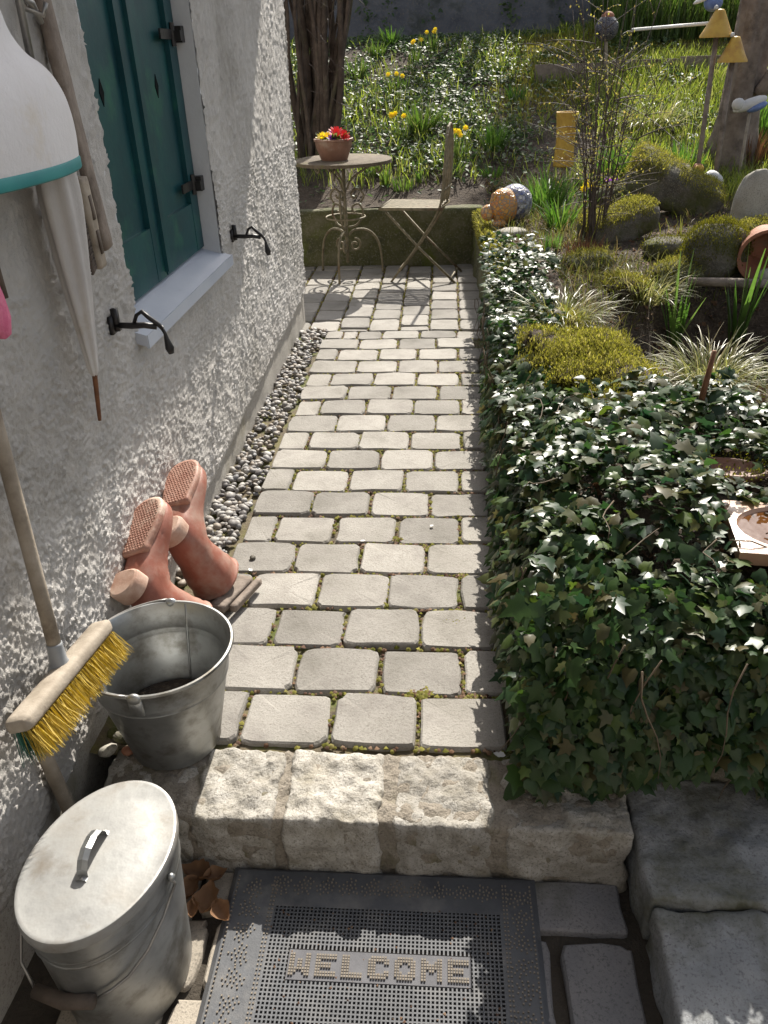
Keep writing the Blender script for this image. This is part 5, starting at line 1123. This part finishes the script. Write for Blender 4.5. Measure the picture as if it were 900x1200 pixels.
# twiggy bush
bp0 = pt(690, 284); tw = thing('twiggy_bush', bp0, 'bare twiggy bush with opening buds in the middle of the garden bank', 'bush'); buds = []; q2 = MB()
for k in range(20):
    g_ = random.Random(700+k); az = g_.uniform(0, 6.28); ln = g_.uniform(.06, .42); hgt_ = g_.uniform(.7, 1.55)
    b0 = bp0+np.array([g_.uniform(-.05, .1), g_.uniform(-.08, .08), -.03]); d = np.array([math.cos(az), math.sin(az)*.8, 0])
    P_ = np.array([b0+d*ln*t**1.6*1.1+np.array([g_.gauss(0, .006), g_.gauss(0, .006), hgt_*t]) for t in np.linspace(0, 1, 9)])
    q = MB(); q.tube(P_, np.linspace(g_.uniform(.004, .0085), .0018, 9), 5); q.build('stem', M['twig'], tw)
    for j in range(8):
        t = g_.uniform(.3, .95); i0 = int(t*8); s = P_[i0]; a2 = g_.uniform(0, 6.28); dd = np.array([math.cos(a2)*.8+d[0]*.4, math.sin(a2)*.8+d[1]*.4, g_.uniform(.1, .9)])*g_.uniform(.12, .38)
        Q = [s+dd*u+np.array([0, 0, -.05*u*u]) for u in np.linspace(0, 1, 5)]; q2.tube(Q, np.linspace(.0028, .001, 5), 4)
        for u in np.linspace(.3, 1, 6): buds.append(s+dd*u+np.array([0, 0, -.05*u*u])+np.random.default_rng(k*9+j).normal(size=3)*.006)
    for u in np.linspace(.45, 1, 10): buds.append(P_[min(8, int(u*8))]+np.array([g_.gauss(0, .008), g_.gauss(0, .008), g_.uniform(0, .12)]))
o = q2.build('twigs', M['twig'], tw); o['kind'] = 'stuff'
B = np.array(buds); n = len(B); Xx, Yy, Zz = frames(rng.normal(size=(n, 3)), np.array([0, 0, 1.])+.6*rng.normal(size=(n, 3))); V, F = inst(np.array([(0, -.3, 0), (.3, .2, .05), (0, .8, 0), (-.3, .2, .05)]), [(0, 1, 2, 3)], B, Xx, Yy, Zz, rng.uniform(.008, .018, n)); o = mk('buds', V, F, M['bud'], tw); o['kind'] = 'stuff'
q = MB()                                       # long arching bramble twigs crossing the slope
for (a, b2, hgt_) in [((705, 120), (830, 215), .1), ((600, 60), (700, 150), .25), ((640, 150), (760, 60), .12)]:
    pa, pb = pt(*a), pt(*b2); q.tube([pa+(pb-pa)*t+np.array([0, 0, .05+hgt_*math.sin(math.pi*t)]) for t in np.linspace(0, 1, 10)], np.linspace(.006, .003, 10), 5)
o = q.build('long_twigs', M['twig'], tw); o['kind'] = 'stuff'

# ================================================================== rocks, moss
def moss_on(parent, V, N, dens, m, size=(.008, .018), sel=None, seed=0):
    """short moss blades over the upward part of a rock"""
    dens = int(dens*2.2); g_ = np.random.default_rng(seed); k = np.where(sel)[0]; i = g_.choice(k, dens); P = V[i]+g_.normal(size=(dens, 3))*.012; a = g_.uniform(0, 6.28, dens)
    V2, F2 = blades(P, g_.uniform(size[0]*.7, size[1]*.8, dens), g_.uniform(.003, .0065, dens), np.stack([np.cos(a), np.sin(a), 0*a], 1), g_.uniform(0, .9, dens), .5, 2, .25); o_ = mk('moss', V2, F2, m, parent); o_['kind'] = 'stuff'
def rock(p, r, label, m, az=0, tilt=0, mossy=None, seed=0, name='rock', n=40, rough=.16, sink=.25, cut=0.25, taper=0):
    t_ = thing(name, p, label, 'rock'); q = MB(); R = rotz(az)@roty(tilt)
    q.sphere((0, 0, 0), 1, n); V = np.concatenate(q.V); V = np.sign(V)*np.abs(V)**.82
    V = V*(1+rough*fbm(V+seed*2.3, 1.1, seed, 2)+.05*fbm(V+seed, .28, seed+4, 3))[:, None]
    V[:, :2] *= (1-taper*np.clip(V[:, 2:3]*.5+.5, 0, 1)**1.3)
    V = (V*np.array(r))@R.T; N = nrm(V/np.array(r)**2); W = V+p+np.array([0, 0, r[2]*(1-2*sink)])
    smoothed(mk('stone', W, q.F, m, t_), 60)
    if mossy: moss_on(t_, W, N, mossy, M['moss'] if seed % 2 else M['moss_dark'], sel=(V[:, 2] > cut*r[2]+r[2]*.4*vn(V, r[0]*.5, seed+9)), seed=seed)
    return t_
def block_rock(p, d, label, az, tilt, roll, mossn, seed, lift):
    t_ = thing(name='rock', loc=p, label=label, cat='rock'); V, Fs = rockbox((0, 0, 0), d, (26, 22, 18), .05, .035, seed, .22); V = V*(1+.16*vn(V+seed, .30, seed))[:, None]
    R = rotz(az)@roty(tilt)@rotx(roll); V = V@R.T; W = V+p+np.array([0, 0, lift]); smoothed(mk('stone', W, Fs, M['rock'], t_), 50)
    N = V@R; up = (N[:, 2] > d[2]*.36)|(V[:, 2] > d[2]*.42); up &= vn(W, .12, seed+5) > -.55
    moss_on(t_, W, None, mossn, M['moss'], sel=up, seed=seed)
block_rock(pt(786, 250), (.62, .34, .24), 'largest moss-topped boulder, tilted, in the middle of the rock garden', -.15, .42, .15, 7000, 101, .17)
block_rock(pt(722, 278), (.46, .26, .17), 'lower left mossy rock below the largest boulder', .2, -.25, .2, 5200, 103, .09)
rock(pt(735, 236), (.27, .12, .11), 'long dark rock behind the lower left mossy rock', M['rock'], .3, -.2, 900, 4, cut=.3)
rock(pt(833, 317), (.17, .15, .16), 'round mossy hummock with a dark front beside the pond', M['rock'], 0, 0, 4200, 6, cut=-.1)
rock(pt(877, 270), (.15, .08, .20), 'upright pointed grey stone at the right edge', M['palerock'], .1, 0, None, 7, n=36, rough=.10, sink=.1, taper=.38)
rock(pt(885, 285), (.20, .12, .08), 'flat mossy rock in front of the upright grey stone', M['rock'], .2, 0, 3400, 9, cut=-.3)
rock(pt(829, 232), (.10, .07, .12), 'white rounded stone behind the largest boulder', M['whitestone'], .3, .4, None, 8, n=24)
rock(pt(790, 300), (.20, .12, .07), 'dark low rock under the largest boulder', M['rock'], .1, 0, 500, 10, cut=.3)
rock(pt(690, 312), (.14, .09, .05), 'small flat mossy stone beside the dead stalks', M['rock'], .4, 0, 900, 11, cut=-.2)
rock(pt(800, 330), (.17, .10, .08), 'mossy stone at the far edge of the dark pond', M['rock'], .3, 0, 1500, 13, cut=-.1)
rock(pt(600, 275), (.11, .08, .03), 'flat pale stone beside the mosaic figure on the wall', M['palerock'], .5, 0, None, 15, n=20)
rock(pt(757, 487), (.075, .045, .035), 'flat pale brown stone lying among the ivy below the moss cushion', M['palerock'], .2, 0, None, 17, n=20)
# moss cushion
p = np.array([.56, 2.98, H(.56, 2.98)]); mo = thing('moss_cushion', p, 'large yellow green moss cushion on the edge of the bank', 'moss'); q = MB(); q.sphere((0, 0, 0), 1, 40); V = np.concatenate(q.V); V = V*(1+.42*fbm(V, .6, 51, 4))[:, None]*np.array([.22, .36, .10]); W = V+p+(0, 0, .0)
mk('cushion', W, q.F, M['soil'], mo); moss_on(mo, W, None, 15000, M['moss'], (.010, .022), V[:, 2] > -.01, 52)
for i, (mx, my, ra, rb, lb) in enumerate([(.62, 2.56, .13, .13, 'smaller moss cushion in front of the large one'), (.56, 3.62, .11, .17, 'low moss cushion behind the large one by the path side'), (.44, 2.40, .06, .08, 'little moss spot among the ivy leaves'), (.95, 4.35, .16, .12, 'moss cushion beside the far edge of the pond')]):
    p = np.array([mx, my, H(mx, my)]); mo2 = thing('moss_cushion', p, lb, 'moss'); q = MB(); q.sphere((0, 0, 0), 1, 24); V = np.concatenate(q.V); V = V*(1+.3*fbm(V, .8, 90+i, 3))[:, None]*np.array([ra, rb, .05]); W = V+p
    mk('cushion', W, q.F, M['soil'], mo2); moss_on(mo2, W, None, int(90000*ra*rb), M['moss'], (.010, .022), V[:, 2] > -.005, 92+i)
# more moss on the low side wall (far part, free of ivy) and on the soil
n = 5200; y = rng.uniform(4.6, 6.6, n); x = np.interp(y, [1.4, 5.2, 5.83, 6.67], [.272, .284, .257, .236])+np.abs(rng.normal(size=n))*.05-.005; z = np.where(x < np.interp(y, [5.2, 6.67], [.284, .236])+.03, rng.uniform(.30, .42, n), .425)
P = np.stack([x, y, z], 1); a = rng.uniform(0, 6.28, n); V, F = blades(P, rng.uniform(.012, .03, n), rng.uniform(.007, .013, n), np.stack([-np.abs(np.cos(a)), np.sin(a), 0*a], 1), rng.uniform(.2, 1.3, n), .6, 2, .25); o = mk('moss', V, F, M['moss'], rw2); o['kind'] = 'stuff'

# ================================================================== pond, dishes, ornaments
q = MB(); q.add([(1.40+.56*math.cos(a), 3.68+.60*math.sin(a), .09) for a in np.arange(32)*2*math.pi/32], [tuple(range(32))]); tag(q.build('pond', M['pond'], smooth=False), 'small dark pond sunk in the rock garden', kind='structure')
dp = np.array([.865, 1.69, .475]); ds = thing('bird_bath', dp, 'square pale terracotta dish with a round bowl of brown water among the ivy', 'dish'); hw = .165
V = []; F = []; N_ = 32
ring_o = [(max(-1, min(1, 1.42*math.cos(a))), max(-1, min(1, 1.42*math.sin(a)))) for a in np.arange(N_)*2*math.pi/N_+math.pi/N_*0]
RD = rotz(-.13)
for (f_, z, rd) in (('o', -.022, 0), ('o', .010, 0), ('i', .012, .152), ('i', .002, .145), ('i', -.016, .11), ('i', -.02, .0)):
    for j in range(N_):
        a = j*2*math.pi/N_; v = np.array([ring_o[j][0]*hw, ring_o[j][1]*.125, z]) if f_ == 'o' else np.array([rd*math.cos(a), .72*rd*math.sin(a), z]); V.append(RD@v+dp)
F = [(i*N_+j, i*N_+(j+1) % N_, (i+1)*N_+(j+1) % N_, (i+1)*N_+j) for i in range(5) for j in range(N_)]
M['dish'] = pmat('pale_terracotta', [(.30, .17, .105), (.40, .25, .165)], 8, .28, .001, 40, spec=.7)
smoothed(mk('dish', V, F, M['dish'], ds), 30)
q = MB(); q.add([RD@np.array([.1455*math.cos(a), .72*.1455*math.sin(a), .003])+dp for a in np.arange(32)*2*math.pi/32], [tuple(range(32))]); q.build('water', M['amberwater'], ds, smooth=False)
tp_ = pt(838, 566); tr = thing('clay_trough', tp_, 'dark brown mossy clay trough above the bird bath', 'trough'); q = MB(); q.sphere((0, 0, 0), 1, 28); V = np.concatenate(q.V)
V = np.where(V[:, 2:3] > 0, V*np.array([.88, .88, -.6]), V)*np.array([.105, .06, .055]); V = V@rotz(-.25).T+tp_+(.03, 0, .055); mk('trough', V, q.F, M['brownpot'], tr); moss_on(tr, V, None, 260, M['moss_dark'], (.006, .012), V[:, 2] > tp_[2]+.040, 55)
# terracotta pot lying on its side
pp = pt(886, 322); po = thing('terracotta_pot', pp, 'terracotta pot lying on its side at the right edge by the pond', 'pot'); q = MB(); R = rotz(-.2)@rotx(R_(100)); q.lathe([(.03, -.16), (.09, -.15), (.125, 0), (.13, .03), (.145, .035), (.145, .07), (.128, .07), (.12, .02), (.085, -.13), (.0, -.135)], pp+(0.02, -.02, .12), 32, R=R); smoothed(q.build('pot', M['terracotta'], po), 40)
p = pt(893, 330); tag(rock(p+np.array([.0, -.08, .02]), (.06, .05, .045), 'pale round stone in the mouth of the terracotta pot', M['palerock'], 0, 0, None, 19, n=18))
# mosaic animal
p = pt(592, 262); an_ = thing('mosaic_figure', p, 'orange and blue mosaic animal figure sitting on the mossy wall corner', 'figure')
q = MB(); q.sphere(p+(.065, .06, .13), (.125, .12, .125), 24); q.build('body', M['mosaic_blue'], an_)
q = MB(); q.sphere(p+(-.02, -.03, .12), (.105, .10, .115), 24, rotz(.3), lambda V: 1+.12*vn(V, .8, 61)); q.sphere(p+(-.125, -.06, .085), (.055, .05, .055), 16); q.sphere(p+(-.05, -.11, .02), (.05, .05, .03), 12); q.build('head', M['mosaic_orange'], an_)
for dx in (-.09, -.04):
    q = MB(); q.sphere(p+(dx, -.075, .19), (.022, .018, .03), 10); q.build('ear', M['mosaic_orange'], an_)
# yellow ceramic pillar on a stick
p = pt(663, 232); yp = thing('ceramic_pillar', p, 'yellow hourglass ceramic tube on a stick in the garden bed', 'ornament'); c0 = ony(660, 195, p[1])
q = MB(); q.tube([p-(0, 0, .05), c0+(0, 0, .05)], .018, 8); q.build('stick', M['wood'], yp)
hh = ony(660, 131, p[1])[2]-c0[2]; q = MB(); q.lathe([(.0, 0), (.080, 0), (.082, .01), (.078, .12*hh), (.072, .40*hh), (.072, .5*hh), (.077, .72*hh), (.085, .97*hh), (.086, hh), (.075, hh), (.06, .7*hh), (0, .6*hh)], c0, 28, wob=lambda a, z: .03*np.sin(a+z*6)); q.build('tube', M['yellow_clay'], yp)
# stump with bells
p = pt(856, 190); sm = thing('tree_stump', p, 'tall weathered tree stump with hollows at the top right', 'stump'); q = MB(); nn_ = 28
q.lathe([(.24, -.1), (.20, .05), (.16, .25), (.138, .6), (.13, 1.0), (.14, 1.4), (.15, 1.75)], p, nn_, 1, .9, wob=lambda a, z: .16*np.sin(3*a+z*2)+.09*np.sin(7*a-z*3)+.05*np.sin(13*a)); q.build('trunk', M['stump'], sm)
q = MB(); q.tube(catmull([p+(.1, -.1, .5), p+(.22, -.16, .75), p+(.42, -.2, 1.05), p+(.55, -.2, 1.5)], 4), np.linspace(.06, .03, 13), 8); q.tube(catmull([p+(.42, -.15, .0), p+(.36, -.18, .3), p+(.62, -.25, .75)], 4), np.linspace(.05, .04, 9), 8); q.build('branches', M['stump'], sm)
def bell_on_stick(px, ptop, pbot, basepx, label, y, r):
    c1 = ony(px, pbot, y); c2 = ony(px, ptop, y); g0 = pt(*basepx); b = thing('ceramic_bell', (c1[0], y, c1[2]), label, 'bell', 'ochre ceramic bells on sticks')
    hh = c2[2]-c1[2]; q = MB(); q.lathe([(r*.9, .01), (r, 0), (r*1.0, .012), (r*.76, .33*hh), (r*.52, .66*hh), (r*.30, .95*hh), (r*.22, hh), (0, hh*1.02)], c1, 28); smoothed(q.build('bell', M['yellow_clay'], b), 50)
    q = MB(); q.sphere(c2+(0, 0, .012), .016, 10); q.build('knob', M['whitestone'], b)
    q = MB(); q.tube([np.array([c1[0]+.02, y, g0[2]-.3]), np.array([c1[0], y, c1[2]+hh*.6])], .019, 8); q.build('stick', M['greywood'], b)
bell_on_stick(839, 11, 44, (832, 215), 'upper left ochre ceramic bell in front of the stump', p[1]-.36, .118)
bell_on_stick(858, 43, 73, (853, 220), 'lower right ochre ceramic bell in front of the stump', p[1]-.46, .105)
q = MB(); a_ = ony(741, 35, p[1]+.35); b_ = ony(835, 27, p[1]-.05); q.tube([a_, b_], .012, 8); tag(q.build('rod', M['white_rod'], org=b_), 'white rod sticking out sideways from the stump', 'rod')
bo = ony(884, 120, p[1]-.35); bi = thing('bird_ornament', bo, 'pale glazed bird ornament at the right edge beside the stump', 'ornament'); q = MB(); q.sphere(bo, (.13, .05, .04), 16, roty(-.35), lambda V: 1-.25*V[:, 0]); q.sphere(bo+(-.12, -.01, -.01), (.05, .045, .045), 12); q.build('body', M['whitestone'], bi); q = MB(); q.tube([bo-(.02, 0, .04), bo-(.02, 0, .8)], .012, 6); q.build('stick', M['wood'], bi)
q = MB(); q.sphere(bo+(.02, -.02, -.03), (.08, .04, .03), 12, roty(-.35)); q.build('wing', M['blue'], bi)
bo = ony(836, 3, p[1]-.25); bb = thing('blue_ornament', bo, 'blue and white glazed ornament above the upper bell', 'ornament'); q = MB(); q.sphere(bo, (.07, .05, .06), 14); q.build('body', M['blue'], bb); q = MB(); q.sphere(bo+(-.07, -.02, .03), (.09, .02, .018), 12, roty(-.4)); q.build('wing', M['white_rod'], bb); q = MB(); q.tube([bo, bo+(.06, .22, -.1)], .01, 6); q.build('wire', M['iron'], bb)
p = pt(710, 100); sp = ony(711, 33, p[1]); db = thing('dark_sphere', p, 'dark glazed sphere with a rosy cap on a stick behind the twiggy bush', 'ornament'); q = MB(); q.sphere(sp, .115, 24, None, lambda V: 1+.03*vn(V, .3, 5)); q.build('sphere', M['mosaic_dark'] if 'mosaic_dark' in M else mosaic('dark_mosaic', [(.02, .02, .04), (.05, .05, .09), (.03, .03, .05), (.10, .09, .12)], 50), db); q = MB(); q.sphere(sp+(0, 0, .10), (.065, .065, .045), 14); q.build('cap', M['terracotta'], db); q = MB(); q.tube([p-(0, 0, .05), sp], .014, 8); q.build('stick', M['wood'], db)
p = pt(814, 222); of = thing('orange_figure', p, 'small orange clay figure behind the largest boulder', 'figure'); q = MB(); q.lathe([(.0, 0), (.05, 0), (.055, .05), (.04, .10), (.03, .12), (.04, .15), (.03, .185), (0, .19)], p, 18); q.build('body', M['terracotta'], of); q = MB(); q.sphere(p+(0, -.03, .155), (.04, .03, .03), 12); q.build('face', M['yellow_clay'], of)
q = MB(); p = pt(812, 505); q.tube([p-(0, 0, .02), p+(.01, 0, .12), p+(.025, .01, .26)], [.012, .010, .007], 7); tag(q.build('stake', M['rust'], org=p), 'rusty brown stake standing in the ivy before the pond', 'stake')
q = MB(); pa = pt(800, 372)+(0, 0, .02); pb = pt(898, 376)+(0, 0, .05); pa[2] = pb[2] = .43; q.tube([pa, (pa+pb)/2, pb], [.022, .025, .022], 9); tag(q.build('log', M['stump'], org=pa), 'brown log lying across the far side of the pond', 'log')
q = MB(); p = pt(872, 460)
for k, (px, py) in enumerate([(700, 430), (745, 470), (690, 500)]): 
    p = pt(px, py); q = MB(); q.tube([p-(0, 0, .02), p+(.005, 0, .07)], .010, 6); tag(q.build('stub', M['dry'], org=p), ['brown cut stub sticking out of the moss cushion', 'brown cut stub at the right foot of the moss cushion', 'brown cut stub among the ivy left of the flat stone'][k], 'stub', 'cut plant stubs near the moss cushion')
